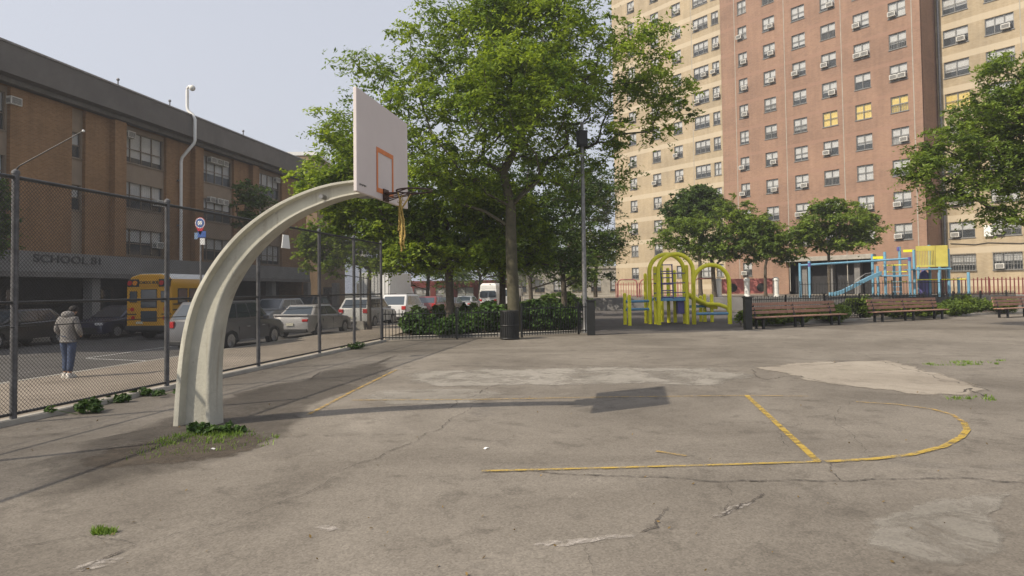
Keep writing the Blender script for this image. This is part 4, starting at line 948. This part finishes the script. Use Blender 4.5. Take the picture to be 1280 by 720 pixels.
car('dark utility car on the far kerb below the small street tree', 'car', at_st(15.9,51.5), rs+math.pi, 4.6,1.85,1.7,'suv',(.05,.05,.05))
# school bus (short)
by = pm('bus_yellow', (.58,.30,.012), .4, .06, 2)
bus = empty('school_bus', at_st(12.5,32.3), rs, 'yellow school bus seen from the rear stopped in front of the school', 'school bus')
BL, BWd, BH = 5.7, 2.28, 2.95
def bsec(x): return None
sec = [(-1.14,.62),(-1.14,2.35),(-1.08,2.62),(-.92,2.80),(-.5,2.92),(.5,2.92),(.92,2.80),(1.08,2.62),(1.14,2.35),(1.14,.62)]
MB().loft([[(x*k,y,.62+(z_-.62)*kz) for x,z_ in sec] for y,k,kz in ((-BL/2,.97,.975),(-BL/2+.06,1,1),(BL/2-1.2,1,1),(BL/2-1.1,.97,.98))]).build('body', by, bus, smooth=True, angle=35)
MB().loft([[(x,BL/2-1.1,z_) for x,z_ in ((-.9,.6),(-.9,1.5),(.9,1.5),(.9,.6))],[(x,BL/2-.1,z_) for x,z_ in ((-.85,.6),(-.85,1.3),(.85,1.3),(.85,.6))]]).build('bonnet', by, bus, bevel=.08)
MB().loft([[(x,y,z_) for x,z_ in ((-1.02,2.70),(-.9,2.83),(-.5,2.945),(.5,2.945),(.9,2.83),(1.02,2.70))] for y in (-BL/2+.12,BL/2-1.3)]).build('roof_panel', M['white'], bus, smooth=True)
yb = -BL/2-.012
MB().bb((-.46,yb-.01,.75),(.46,yb+.03,2.3)).build('rear_door', by, bus, bevel=.01)
for (x0_,x1_,z0_,z1_) in ((-.37,.37,1.72,2.22),(-.37,.37,1.45,1.68),(-.37,.37,.84,1.26),(-.93,-.62,1.70,2.14),(.62,.93,1.70,2.14)):
    MB().bb((x0_-.03,yb-.02,z0_-.03),(x1_+.03,yb+.0,z1_+.03)).build('window_frame', M['black_plastic'], bus); MB().bb((x0_,yb-.028,z0_),(x1_,yb-.0205,z1_)).build('pane', M['carglass'], bus)
MB().bb((-.45,yb-.06,2.40),(.45,yb+.06,2.68)).build('sign_box', by, bus, bevel=.01)
text('SCHOOL BUS', .165, M['black_plastic'], bus, (0,yb-.068,2.54), bold=.004)
for s in (-1,1):
    MB().bb((s*.5,yb-.03,2.36),(s*1.06,yb+.1,2.70)).build('light_panel', M['black_plastic'], bus, bevel=.02)
    for x_, m_ in ((.92,'red_light'),(.66,'amber' if s<0 else 'red_light')): MB().lathe([(.105,-.05),(.105,0)],(s*x_,yb-.03,2.53),16,'Y').build('warning_light', M[m_], bus)
    for x_, z_, m_, r_ in ((.82,1.36,'red_light',.09),(.78,.98,'red_light',.09),(.98,1.36,'amber',.07),(.98,.98,'amber',.06)): MB().lathe([(r_,-.03),(r_,0)],(s*x_,yb-.005,z_),14,'Y').build('tail_light', M[m_], bus)
    MB().bb((s*.62-.2*0,yb-.02,1.12),(s*1.1,yb-.001,1.17)).build('reflective_stripe', M['black_plastic'], bus)
    for k in range(5):
        y0_ = -BL/2+.35+k*.78; f_ = MB().bb((s*1.13,y0_,1.62),(s*1.152,y0_+.66,2.28)).build('window_frame', M['black_plastic'], bus); MB().bb((s*1.15,y0_+.04,1.67),(s*1.158,y0_+.62,2.23)).build('pane', M['carglass'], f_)
    for zz in (.95,1.3,1.55): MB().bb((s*1.135,-BL/2+.05,zz),(s*1.16,BL/2-1.2,zz+.06)).build('rub_rail', M['black_plastic'], bus)
    for cy in (-BL/2+1.2, BL/2-.65):
        wh = MB().lathe([(.36,-.15),(.42,-.11),(.42,.11),(.36,.15)],(s*.93,cy,.42),22,'X').build('wheel', M['tyre'], bus, smooth=True); MB().lathe([(.22,-.01),(.22,.01)],(s*1.085,cy,.42),16,'X').build('rim', M['rimmetal'], wh)
MB().bb((-1.1,-BL/2-.16,.42),(1.1,-BL/2+.1,.64)).build('rear_bumper', M['black_plastic'], bus, bevel=.03)
MB().bb((-.8,-BL/2+.1,.35),(.8,BL/2-.3,.66)).build('chassis', M['black_plastic'], bus)
MB().bb((-.62,yb-.03,.72),(-.3,yb-.0,.82)).build('license_plate', M['plate'], bus)
# box truck
def truck(label, loc, rz, L, W, H, hb=.9):
    r = empty('box_truck', loc, rz, label, 'truck')
    b = MB().bb((-W/2,-L/2,hb),(W/2,L/2-1.8,H)).build('cargo_box', M['white'], r, bevel=.03)
    mb = MB()
    for k in range(9): mb.bb((-W/2+.1+k*(W-.2)/8-.015,-L/2-.02,hb+.1),(-W/2+.1+k*(W-.2)/8+.015,-L/2-.001,H-.1))
    mb.build('rear_door_ribs', M['galv'], r)
    MB().loft([[(-.95,L/2-1.75,.6),(.95,L/2-1.75,.6),(.95,L/2,.6),(-.95,L/2,.6)],[(-.95,L/2-1.75,1.5),(.95,L/2-1.75,1.5),(.95,L/2,1.4),(-.95,L/2,1.4)],[(-.85,L/2-1.75,2.3),(.85,L/2-1.75,2.3),(.85,L/2-.6,2.3),(-.85,L/2-.6,2.3)]]).build('cab', M['white'], r, bevel=.05)
    MB().bb((-.7,-L/2,.5),(.7,L/2-.2,.88)).build('chassis', M['black_plastic'], r); MB().bb((-W/2,-L/2-.08,.55),(W/2,-L/2-.0,.75)).build('rear_bumper', M['black_plastic'], r)
    for s in (-1,1):
        for cy in (-L/2+1.4,L/2-1.0):
            wh = MB().lathe([(.38,-.14),(.44,-.1),(.44,.1),(.38,.14)],(s*(W/2-.18),cy,.44),20,'X').build('wheel', M['tyre'], r, smooth=True); MB().lathe([(.22,-.01),(.22,.01)],(s*(W/2-.03),cy,.44),14,'X').build('rim', M['rimmetal'], wh)
        MB().bb((s*(W/2-.25),-L/2-.1,.62),(s*(W/2-.08),-L/2-.081,.72)).build('tail_light', M['red_light'], r)
    return r
truck('white box truck parked far along the street behind the fence corner', at_st(9.1,50), rs, 6.5, 2.3, 3.35)
# ================================================================== PLAY STRUCTURES
yp = empty('play_structure', (dp(850,400,31.5).x,32.2,0), 0, 'yellow tube playground climber with two hoop arches and a purple ladder', 'climbing frame')
k_ = 31.8/F; PX = lambda x: (x-850)*k_; PZ = lambda y: (405-y)*k_*1.0
def arch(xa, xb, ytop, y, r, nm='arch', yt=0):
    a_, b_ = PX(xa), PX(xb); R_ = (b_-a_)/2; zt_ = PZ(ytop)-R_; pts = [(a_,y,0),(a_,y,zt_*.5),(a_,y,zt_)]+[(a_+R_-R_*math.cos(t),y+yt*math.sin(t),zt_+R_*math.sin(t)) for t in [math.pi*i/14 for i in range(1,14)]]+[(b_,y,zt_),(b_,y,zt_*.5),(b_,y,0)]
    MB().tube(pts, r, 12).build(nm, M['yellow'], yp, smooth=True)
arch(817,861,317,.0,.10); arch(823,866,318,-.9,.10); arch(866,910,332,-.9,.10)
def post(x, y, top, m='yellow', r=.085, nm='post'): MB().tube([(PX(x),y,0),(PX(x),y,PZ(top))], r, 10).lathe([(r,PZ(top)),(r*.7,PZ(top)+.05),(.01,PZ(top)+.07)],(PX(x),y,0),10).build(nm, M[m], yp, smooth=True)
for x,y,t in ((786,-1.1,369),(784,-.3,367),(816,.8,342),(823,-.2,334),(846,.9,335),(855,1.0,338),(860,-.6,333),(862,.1,333),(896,1.3,370),(903,1.0,370),(843,1.8,326),(893,1.6,372)): post(x,y,t)
for (xa,ya,xb,yb_,zy) in ((785,-.4,817,0,376),(785,-.4,818,0,386),(867,-.9,910,-.9,392),(867,.5,903,1.0,384)): MB().tube([(PX(xa),ya,PZ(zy)),(PX(xb),yb_,PZ(zy))],.065,8).build('blue_bar', M['blue'], yp, smooth=True)
for xx in (829,843): MB().tube([(PX(xx),-.6,PZ(373)),(PX(xx)+.03,-.3,PZ(330))],.032,8).build('ladder_rail', M['purple'], yp)
mb = MB()
for i in range(6): y = 331+i*8; mb.tube([(PX(829),-.55+.0*i,PZ(y)),(PX(843),-.55,PZ(y))],.028,6)
mb.build('ladder_rungs', M['purple'], yp)
for zy in (342,354,366,372): MB().tube([(PX(820),-.4,PZ(zy)),(PX(862),-.6,PZ(zy)+.02)],.026,6).build('side_bar', M['purple'], yp)
MB().bb((PX(822),-.6,PZ(376)),(PX(860),1.0,PZ(372))).build('platform', M['blue'], yp, bevel=.02)
MB().tube([(PX(864),.2,PZ(366)),(PX(880),.4,PZ(375)),(PX(893),.6,PZ(381)),(PX(910),.8,PZ(382)),(PX(922),.9,PZ(386)),(PX(925),.9,PZ(392))],.10,10).build('slide_tube', M['yellow'], yp, smooth=True)
mb = MB(); rings = []
for (x,y,z_) in ((864,.6,368),(880,.8,377),(893,1.0,384),(910,1.2,388)):
    p = Vector((PX(x),y,PZ(z_))); rings.append([p+Vector(q) for q in ((0,-.3,.12),(0,-.25,-.02),(0,.25,-.02),(0,.3,.12),(0,.27,.12),(0,.22,.02),(0,-.22,.02),(0,-.27,.12))])
mb.loft(rings).build('slide_chute', M['yellow'], yp)
MB().bb((PX(850),-.35,PZ(392)),(PX(858),.0,PZ(372))).build('step_panel', M['purple'], yp)
# blue play structure on the terrace
BY = 45.5; bx0 = dp(1003,366,BY).x
bp_ = empty('play_structure', (bx0,BY,.95), R(-20), 'blue and yellow playground structure with slide and overhead ladder by the towers', 'play structure')
k_ = BY/F/math.cos(R(20)); QX = lambda x: (x-1003)*k_*1.02; QZ = lambda y: max(0,(368-y)*BY/F)
def bpost(x, y, top, m='ltblue', r=.085): MB().tube([(QX(x),y,0),(QX(x),y,QZ(top))], r, 10).build('post', M[m], bp_, smooth=True)
for x,y,t in ((1001,0,325),(1010,-.8,323),(1077,.6,316),(1087,-.3,314),(1098,.5,330),(1109,-.8,322),(1106,1.2,307),(1117,.3,312),(1135,1.2,306),(1149,.2,312),(1146,1.6,320),(1137,-.6,340),(1167,.2,340),(1162,1.2,346),(1126,1.8,330),(1084,1.4,330)): bpost(x,y,t)
for x in (1105,1109,1135,1010): MB().lathe([(.10,0),(.10,.25)],(QX(x),1.2 if x in(1105,1135) else -.8,QZ({1105:312,1109:326,1135:312,1010:330}[x])),10).build('post_cap', M['purple'], bp_)
for y in (0,-.8): MB().tube([(QX(1001),y,QZ(328)),(QX(1108),y-.0,QZ(323))],.06,8).build('ladder_beam', M['ltblue'], bp_, smooth=True)
mb = MB()
for i in range(12): x = QX(1006+i*8.6); mb.tube([(x,0,QZ(328-.42*i)),(x,-.8,QZ(328-.42*i))],.025,6)
mb.build('ladder_rungs', M['ltblue'], bp_)
rings = []
for (x,z_) in ((1082,341),(1070,347),(1055,356),(1043,363),(1036,365.5),(1030,366)):
    p = Vector((QX(x),-.6,QZ(z_))); rings.append([p+Vector(q) for q in ((0,-.34,.22),(0,-.28,-.03),(0,.28,-.03),(0,.34,.22),(0,.3,.22),(0,.24,.03),(0,-.24,.03),(0,-.3,.22))])
MB().loft(rings).build('slide', M['ltblue'], bp_)
MB().tube([(QX(1052),-.9,QZ(357)),(QX(1056),-.95,QZ(348)),(QX(1066),-.95,QZ(340)),(QX(1072),-.9,QZ(339))],.025,6).build('handrail', M['galv'], bp_, smooth=True)
for (xa,xb,zy) in ((1082,1110,342),(1110,1149,335)): MB().bb((QX(xa),-.5,QZ(zy)-.08),(QX(xb),1.2,QZ(zy))).build('platform', M['ltblue'], bp_, bevel=.02)
mb = MB()
for i in range(12): x = QX(1119+i*1.5); mb.bb((x-.025,-.02,QZ(333)),(x+.025,.02,QZ(313)))
mb.bb((QX(1118),-.03,QZ(333)),(QX(1136),.03,QZ(331))).bb((QX(1118),-.03,QZ(314)),(QX(1136),.03,QZ(308))).build('barrier', M['fyellow'], bp_)
MB().bb((QX(1136.5),.0,QZ(333)),(QX(1148),.04,QZ(308))).build('panel', M['fyellow'], bp_, bevel=.01)
MB().bb((QX(1109),1.0,QZ(314)),(QX(1120),1.04,QZ(311))).bb((QX(1076),.0,QZ(322)),(QX(1086),.04,QZ(319))).build('top_bar', M['yellow'], bp_)
for xa,xb,zy in ((1118,1164,348),(1086,1109,330),(1086,1109,338),(1086,1109,350)): MB().tube([(QX(xa),.1,QZ(zy)),(QX(xb),.1,QZ(zy))],.035,6).build('yellow_rail', M['yellow'], bp_)
mb = MB()
for i in range(5): mb.tube([(QX(1093),-.5,QZ(362-i*6)),(QX(1102),-.5,QZ(362-i*6))],.022,6)
mb.build('climber', M['ltblue'], bp_)
MB().lathe([(.32,0),(.32,1.1),(.26,1.5),(.1,1.75)],(QX(1130),1.4,0),14).build('play_drum', M['purple'], bp_, smooth=True)
# red fences and posts on the terrace
def rel(x, y, Y): p = dp(x,y,Y); return Vector((p.x,p.y,.95))
iron_fence(rel(770,370,58), rel(868,370,56.5), 1.25, 'faded red picket fence in front of the left tan tower', 'pink_paint', .22, name='picket_fence', pk=.025)
iron_fence(rel(1178,365,44.5), rel(1300,365,42.5), 1.15, 'dark red picket fence in front of the right tan tower', 'red_paint', .22, name='picket_fence', pk=.03)
iron_fence(rel(1000,368,42.5)+Vector((0,0,0)), rel(1180,366,39.9), 1.0, 'black picket fence at the front of the raised blue playground', 'black_iron', .16, name='picket_fence')
for i,(x0,x1) in enumerate(((772,797),(800,826),(868,897))):
    r_ = empty('hoop_rail', rel(x0,372,55+i*.1), math.atan2(-.4,1), ['leftmost faded red hoop rail by the left tower','middle faded red hoop rail behind the yellow climber','right faded red hoop rail seen through the yellow arch'][i], 'rail', 'red hoop rails')
    w_ = (x1-x0)*55/F; MB().tube([(0,0,0),(0,0,1.15),(.12,0,1.4),(.3,0,1.5),(w_-.3,0,1.5),(w_-.12,0,1.4),(w_,0,1.15),(w_,0,0)],.05,8).build('hoop', M['pink_paint'], r_, smooth=True)
of = empty('ornamental_fence', rel(898,372,53), math.atan2(-.4,1), 'faded red playground wall panels with dark round holes between white posts', 'fence')
W_ = 64*53/F*1.06
for i in range(3): x = .05+i*(W_-.1)/2.0; MB().lathe([(.27,0),(.27,.1),(.21,.14),(.21,1.2),(.26,1.25),(.26,1.35),(.14,1.5)],(x,0,0),12).build('post', M['white'], of, smooth=True)
for i in range(2):
    xa = .28+i*(W_-.1)/2; xb = (i+1)*(W_-.1)/2-.18; pn = MB().bb((xa,-.05,.25),(xb,.05,1.3)).bb((xa,-.06,1.3),(xb,.06,1.42)).build('panel', M['pink_paint'], of)
    MB().lathe([(.34,-.07),(.34,.07)],((xa+xb)/2,0,.72),16,'Y').build('dark_disc', M['black_iron'], pn)
# far low walls and house pieces beyond the trees
hb = empty('shop_building', (-9.5,98,-.2), 0, 'low red fronted shop building beyond the parked cars under the trees', 'building')
facade(-6,10,0,3.4,[(-5+i*3.2,-2.6+i*3.2,.6,2.4) for i in range(4)],.2).bb((-6,.2,0),(10,8,.3)).bb((-6,.21,3.1),(10,8,3.4)).build('wall', M['red_paint'], hb)
for i in range(4): window(hb, -3.8+i*3.2, .6, 2.4, 1.8, 0, 2)
wb_ = empty('low_house', (7.5,92,-.1), R(-10), 'pale low building glimpsed between trunks under the trees', 'building')
facade(-8,8,0,4.6,[(-7+i*2.6,-5.6+i*2.6,1.4,3.2) for i in range(6)],.2).bb((-8,.21,0),(8,8,.3)).bb((-8.2,-.2,4.603),(8.2,8.2,4.9)).build('wall', M['concrete'], wb_)
for i in range(6): window(wb_, -6.3+i*2.6, 1.4, 1.4, 1.8, i%3, 2)
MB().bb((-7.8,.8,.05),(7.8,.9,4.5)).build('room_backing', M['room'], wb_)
# ================================================================== TREES
b = gp(643,414); b.y = 26.6; b.x = dp(643,414,26.6).x; b.z = .08
tree('big locust tree with mossy trunk behind the litter bin, its crown filling the sky', 'trees behind the iron fence', b, .26, 5.0,
 lobpx(26.6, b, [(600,70,80),(680,50,95),(760,80,75),(820,120,45,0,34),(800,60,40),(540,60,50,-.5),(520,120,55,-1),(460,140,45,-.5,34),(420,165,38,0,36),(465,85,30,0,26),(650,10,75,0,34),(560,25,40),(600,150,75,-1.5),(690,150,70),(745,165,50,0,34),(640,110,90,-2.5),(660,110,90,2.5),(540,190,48,-1,36),(785,215,26,0,14),(835,150,30),(845,110,24),(620,0,60),(700,-5,50),(590,215,50,0,36),(700,225,40,0,22),(560,230,45,0,30),(385,190,18),(440,75,20,0,16),(730,200,40,0,26),(870,140,16,0,10),(500,190,50,0,40)]),
 n=780, leaves=125, leaf=.092, mat=L_main, bark=M['bark_moss'], avoid=(2.95,.75,-.1,5.9,8.8), seed=3, clump=.80, lean=(-.05,0), aspect=.38, flat=.5, shell=.35, cat='tree')
b = Vector((dp(563,400,30).x,30,.08))
tree('dark trunked tree left of the litter bin overhanging the parked cars', 'trees behind the iron fence', b, .20, 3.2,
 lobpx(30, b, [(560,250,70,0,60),(500,260,55),(470,230,50),(430,235,48),(400,225,36),(430,190,36),(620,270,60),(650,300,50,2),(480,300,45,1),(540,315,50,0,24),(600,315,45,1,22),(520,300,50,0,30),(580,305,50,-1,24),(490,325,30,1,16),(620,325,30,1,14)]),
 n=680, leaves=115, leaf=.09, mat=L_main, bark=M['bark'], seed=9, clump=.62, flat=.5, shell=.35)
b = Vector((dp(628,400,33).x,33,.08))
tree('slim dark tree standing directly behind the mossy trunk', 'trees behind the iron fence', b, .17, 3.4,
 lobpx(33, b, [(640,270,60),(690,260,55,1),(590,260,50),(650,320,50,2,24),(700,310,45,0,30),(640,220,60)]), n=220, leaves=100, leaf=.085, mat=L_dark, seed=13, clump=.65, shell=.3)
b = Vector((dp(410,410,27).x-.3,26.2,-.12)); b = st(4.2,33,-.12)
tree('kerbside street tree with bright drooping branches behind the fence', 'street trees', b, .11, 3.0,
 lobpx(33, b, [(405,235,34),(440,260,40),(400,300,18,0,34),(385,310,12,0,28),(455,215,30),(425,290,20,0,40),(412,335,14,0,18)]), n=300, leaves=100, leaf=.085, mat=L_main, seed=17, clump=.55, shell=.3)
for i,(x,Y,ls,lab,mt,nn,r_) in enumerate([
 (705,42,[(700,250,45),(740,240,42),(720,210,34),(760,300,24),(700,320,40),(735,325,40),(770,290,26,0,12),(680,300,34,0,26),(720,285,40,0,26)],'mid height tree beyond the lamp post in the garden',L_dark,240,.2),
 (664,52,[(660,310,40),(690,290,40),(640,290,35),(720,335,35,0,25)],'smaller tree far back between the trunk and the lamp post',L_mid,150,.18),
 (745,60,[(735,230,28),(750,260,28),(745,310,34),(725,350,22,0,16)],'pale green tree in front of the left edge of the tan tower',L_dry,150,.2),
 (535,62,[(530,310,46),(500,330,36),(560,330,36),(490,280,36),(530,270,40)],'street tree beyond the box truck above the red shop',L_dark,200,.2),
 (600,80,[(600,310,50),(640,320,40),(570,290,42),(620,270,45)],'far street tree above the raised roof van',L_dark,200,.22),
 (470,72,[(470,290,30),(440,310,30),(485,320,28),(500,250,28)],'far street tree behind the box truck',L_dark,140,.2),
 (680,95,[(680,330,45,0,30),(720,320,45,0,35),(640,325,40,0,30),(600,330,40,0,30),(760,335,30,0,26),(560,335,30,0,22)],'most distant tree closing the view under the canopy',L_mid,200,.22)]):
    b = Vector((dp(x,380,Y).x,Y,.05))
    tree(lab, 'background trees', b, r_, 2.6 if Y < 70 else 3.2, lobpx(Y,b,ls), n=nn, leaves=80, leaf=.09*max(1,Y/45), mat=mt, seed=20+i, clump=.72*max(1,Y/48), shell=.3)
# tower trees
for i,(x,Y,ls,lab,mt,nn,zb) in enumerate([
 (893,52.5,[(850,290,34,0,28),(900,285,42),(940,290,36,0,30),(885,312,44,0,18),(915,265,26),(835,300,22),(965,300,22,0,16),(930,318,30,0,10)],'spreading tree with forked trunk before the tan and brick towers',L_mid,230,.95),
 (876,58,[(858,265,34,0,28),(872,246,26,0,18),(885,262,26)],'dark round headed tree rising behind the spreading tree',L_dark,260,.95),
 (957,51,[(955,298,32,0,28),(978,308,26,0,20),(945,280,20),(990,318,16,0,8)],'small tree just left of the dark tower entrance',L_mid,110,.95),
 (1037,47.5,[(1045,275,44,0,26),(1012,286,26,0,16),(1078,288,28,0,20),(1050,304,40,0,10),(1030,258,16,0,12),(1062,256,14,0,12),(1085,272,14,0,14),(1002,300,16,0,8)],'young tree with upright twigs behind the blue slide',L_mid,170,.95)]):
    b = Vector((dp(x,368,Y).x,Y,zb))
    tree(lab, 'trees by the towers', b, .13 if x>940 else .2, 2.3, lobpx(Y,b,ls), n=int(nn*1.7), leaves=80, leaf=.10, mat=mt, seed=40+i, clump=.5, shell=.25, flat=.7)
b = Vector((21.6,25.5,0))
tree('large tree outside the right edge with branches hanging over the benches', 'trees by the benches', b, .3, 4.2,
 lobpx(25.5, b, [(1290,130,70),(1230,150,50,0,34),(1180,190,40,0,34),(1150,215,30,0,22),(1230,210,48),(1280,220,50),(1190,250,34,0,14),(1330,170,80),(1255,270,30,0,14),(1270,80,40,0,22),(1370,120,70),(1350,230,60)]),
 n=760, leaves=115, leaf=.075, mat=L_mid, seed=61, clump=.6, aspect=.4, shell=.3)
# small tree in front of the school
b = st(18.6,45,-.12)
tree('small narrow street tree in front of the school windows', 'street trees', b, .1, 3.2, lobpx(45,b,[(315,240,20,0,16),(318,265,26,0,22),(308,290,20,0,18),(330,285,18)]), n=110, leaves=70, leaf=.10, mat=L_dark, seed=71, clump=.5, shell=.3)
b = st(18.4,27.2,-.12)
tree('dark leafy street tree at the left edge in front of the school', 'street trees', b, .13, 2.6, lobpx(27.2,b,[(-8,240,14,0,20),(-12,270,22,0,30),(-20,300,30,0,20),(-30,240,30)]), n=110, leaves=80, leaf=.09, mat=L_dark, seed=72, clump=.5, shell=.3)
# far hedge
shrub(dp(705,375,46).x,46,2.2,1.6,'long dark hedge far back between trunk and lamp post',90,L_dark,60,80,.12,.08,None)
shrub(dp(665,375,40).x,40,1.6,1.1,'low dark hedge just right of the mossy trunk in the background',91,L_dark,60,80,.10,.08,None)
shrub(dp(560,375,34).x,34,2.6,1.0,'dark ground shrub in the bed before the parked cars',92,L_dark,70,80,.09,.08,None)
shrub(dp(615,375,37).x,37,2.0,1.1,'dark shrub below the white van in the garden',93,L_dark,60,80,.09,.08,None)
# ================================================================== PERSON
def skin(name, V, E, rad, mat, parent, sub=2, root=0):
    me = bpy.data.meshes.new(name+'_s'); me.from_pydata(V, E, []); o = bpy.data.objects.new(name+'_s', me); C.objects.link(o)
    m = o.modifiers.new('s','SKIN'); m.use_smooth_shade = True
    for i, r_ in enumerate(rad):
        sv = me.skin_vertices[0].data[i]; sv.radius = r_ if isinstance(r_,(tuple,list)) else (r_,r_); sv.use_root = (i == root); sv.use_loose = False
    ss_ = o.modifiers.new('u','SUBSURF'); ss_.levels = sub; ss_.render_levels = sub
    bpy.context.view_layer.update(); me2 = bpy.data.meshes.new_from_object(o.evaluated_get(bpy.context.evaluated_depsgraph_get()))
    bpy.data.objects.remove(o); me2.name = name; me2.materials.clear(); me2.materials.append(mat)
    for p in me2.polygons: p.use_smooth = True
    return link_mesh(name, me2, parent)
Mskin = pm('skin', (.30,.17,.11), .6, .05, 5); Mhood = pm('hoodie_grey', (.19,.18,.17), .95, .12, 9, bump=.4); Mjean = pm('jeans_blue', (.045,.065,.12), .9, .3, 8, bump=.3); Mshoe = pm('shoe', (.55,.52,.47), .7, .1, 9); Mhair = pm('hair', (.015,.012,.01), .8, .3, 20)
per = empty('person', gp(85,472,-.12), -AL+R(8), 'person walking away on the sidewalk in grey hooded sweatshirt, blue jeans, pale trainers', 'person')
# local: +y is walking direction (away)
V = [(0,0,.90),(0,.0,1.08),(0,-.01,1.27),(0,.02,1.38),(0,.09,1.44),(0,.17,1.50),(0,.23,1.53),
 (-.09,0,.84),(-.085,.06,.47),(-.08,.02,.09),(-.085,.14,.04),(.09,0,.84),(.085,-.02,.47),(.075,-.06,.09),(.09,.06,.035),
 (-.19,-.01,1.33),(-.25,-.02,1.07),(-.21,.14,.92),(.19,-.01,1.33),(.25,-.02,1.07),(.21,.14,.92)]
E = [(0,1),(1,2),(2,3),(3,4),(4,5),(5,6),(0,7),(7,8),(8,9),(9,10),(0,11),(11,12),(12,13),(13,14),(2,15),(15,16),(16,17),(2,18),(18,19),(19,20)]
rad = [(.11,.075),(.11,.075),(.13,.085),.07,.055,.09,.075,(.085,.085),.06,.04,.035,(.085,.085),.06,.04,.035,.055,.042,.035,.055,.042,.035]
body = skin('body', V, E, rad, Mskin, per)
Vh = [(0,-.0,.79),(0,-.005,1.1),(0,-.02,1.26),(0,-.01,1.36),(-.18,-.015,1.33),(-.265,-.03,1.08),(-.22,.12,.95),(.18,-.015,1.33),(.265,-.03,1.08),(.22,.12,.95),(0,.02,1.43)]
hood = skin('hoodie', Vh, [(0,1),(1,2),(2,3),(2,4),(4,5),(5,6),(2,7),(7,8),(8,9),(3,10)], [(.175,.135),(.17,.13),(.175,.12),(.12,.11),.08,.066,.05,.08,.066,.05,.09], Mhood, per)
MB().loft([[(a_*math.cos(k*math.pi/8),b_*math.sin(k*math.pi/8),z_) for k in range(16)] for z_,a_,b_ in ((.83,.165,.125),(.88,.172,.13),(.96,.168,.125),(1.04,.155,.115))]).build('waistband', Mhood, hood, smooth=True)
MB().sphere((0,-.02,1.43),(.14,.12,.09),8).build('hood', Mhood, hood, smooth=True)
MB().tube([(.165*math.cos(k*math.pi/8),.125*math.sin(k*math.pi/8),.825) for k in range(17)],.026,8,cap=False).build('hem', Mhood, hood, smooth=True)
skin('jeans', [(0,0,1.06),(-.09,0,.80),(-.085,.06,.46),(-.08,.02,.13),(.09,0,.80),(.085,-.02,.46),(.075,-.06,.13)], [(0,1),(1,2),(2,3),(0,4),(4,5),(5,6)], [(.135,.10),(.105,.105),.083,.066,(.105,.105),.083,.066], Mjean, per)
for (x,y,s) in ((-.08,.0,1),(.075,-.08,1)):
    MB().loft([[(x+a*w_,y+yy,z_) for a,z_ in ((-1,0),(-1,.5*hh),(-.6,hh),(.6,hh),(1,.5*hh),(1,0))] for yy,w_,hh in ((-.06,.035,.09),(-.03,.048,.12),(.06,.048,.11),(.15,.05,.07),(.22,.04,.045),(.235,.02,.02))]).build('shoe', Mshoe, per, smooth=True, angle=60)
MB().sphere((0,.17,1.545),(.09,.11,.095),8).build('hair', Mhair, per, smooth=True)
# loose litter and fallen leaves scattered on the court
g_ = np.random.default_rng(77); cs_ = []
for q in range(150):
    x_ = g_.uniform(-60,1340); y_ = 372+ (g_.random()**.8)*350
    p_ = gp(x_, max(y_,405)); 
    if p_.x > st(0,p_.y).x+.3: cs_.append((p_.x,p_.y,.012))
tag(link_mesh('fallen_leaves', leaf_mesh('fallen_leaves', cs_, [.02]*len(cs_), 1, .014, L_dead, flat=.1, seed=8, droop=0)), kind='stuff')
for i_,(x_,y_,lab) in enumerate(((265,562,'small scrap of white paper litter in the dirt by the arm base'),(608,561,'small pale paper scrap on open court above the left end of the yellow line'))):
    pr_ = empty('paper_scrap', gp(x_,y_), .6*i_, lab, 'litter'); pr_.scale = (.6,.6,.5)
    MB().add([(-.05,-.03,.004),(.0,-.035,.03),(.05,-.02,.006),(.055,.03,.02),(.0,.03,.035),(-.045,.035,.008)],[(0,1,4,5),(1,2,3,4)]).build('paper', M['white'], pr_, fix=False)
# ================================================================== AIR
hm = bpy.data.materials.new('haze'); hm.use_nodes = True; n_ = hm.node_tree; n_.nodes.remove(n_.nodes['Principled BSDF'])
pv = n_.nodes.new('ShaderNodeVolumePrincipled'); pv.inputs['Color'].default_value = (.85,.86,.9,1); pv.inputs['Density'].default_value = .0011; pv.inputs['Anisotropy'].default_value = .3
n_.links.new(pv.outputs[0], n_.nodes['Material Output'].inputs['Volume'])
tag(MB().bb((-60,-14,-1.4),(90,170,44)).build('haze', hm), kind='stuff')
# ================================================================== VIEW
SC.view_settings.view_transform = 'Standard'; SC.view_settings.look = 'None'; SC.view_settings.exposure = 0.25; SC.view_settings.gamma = 1
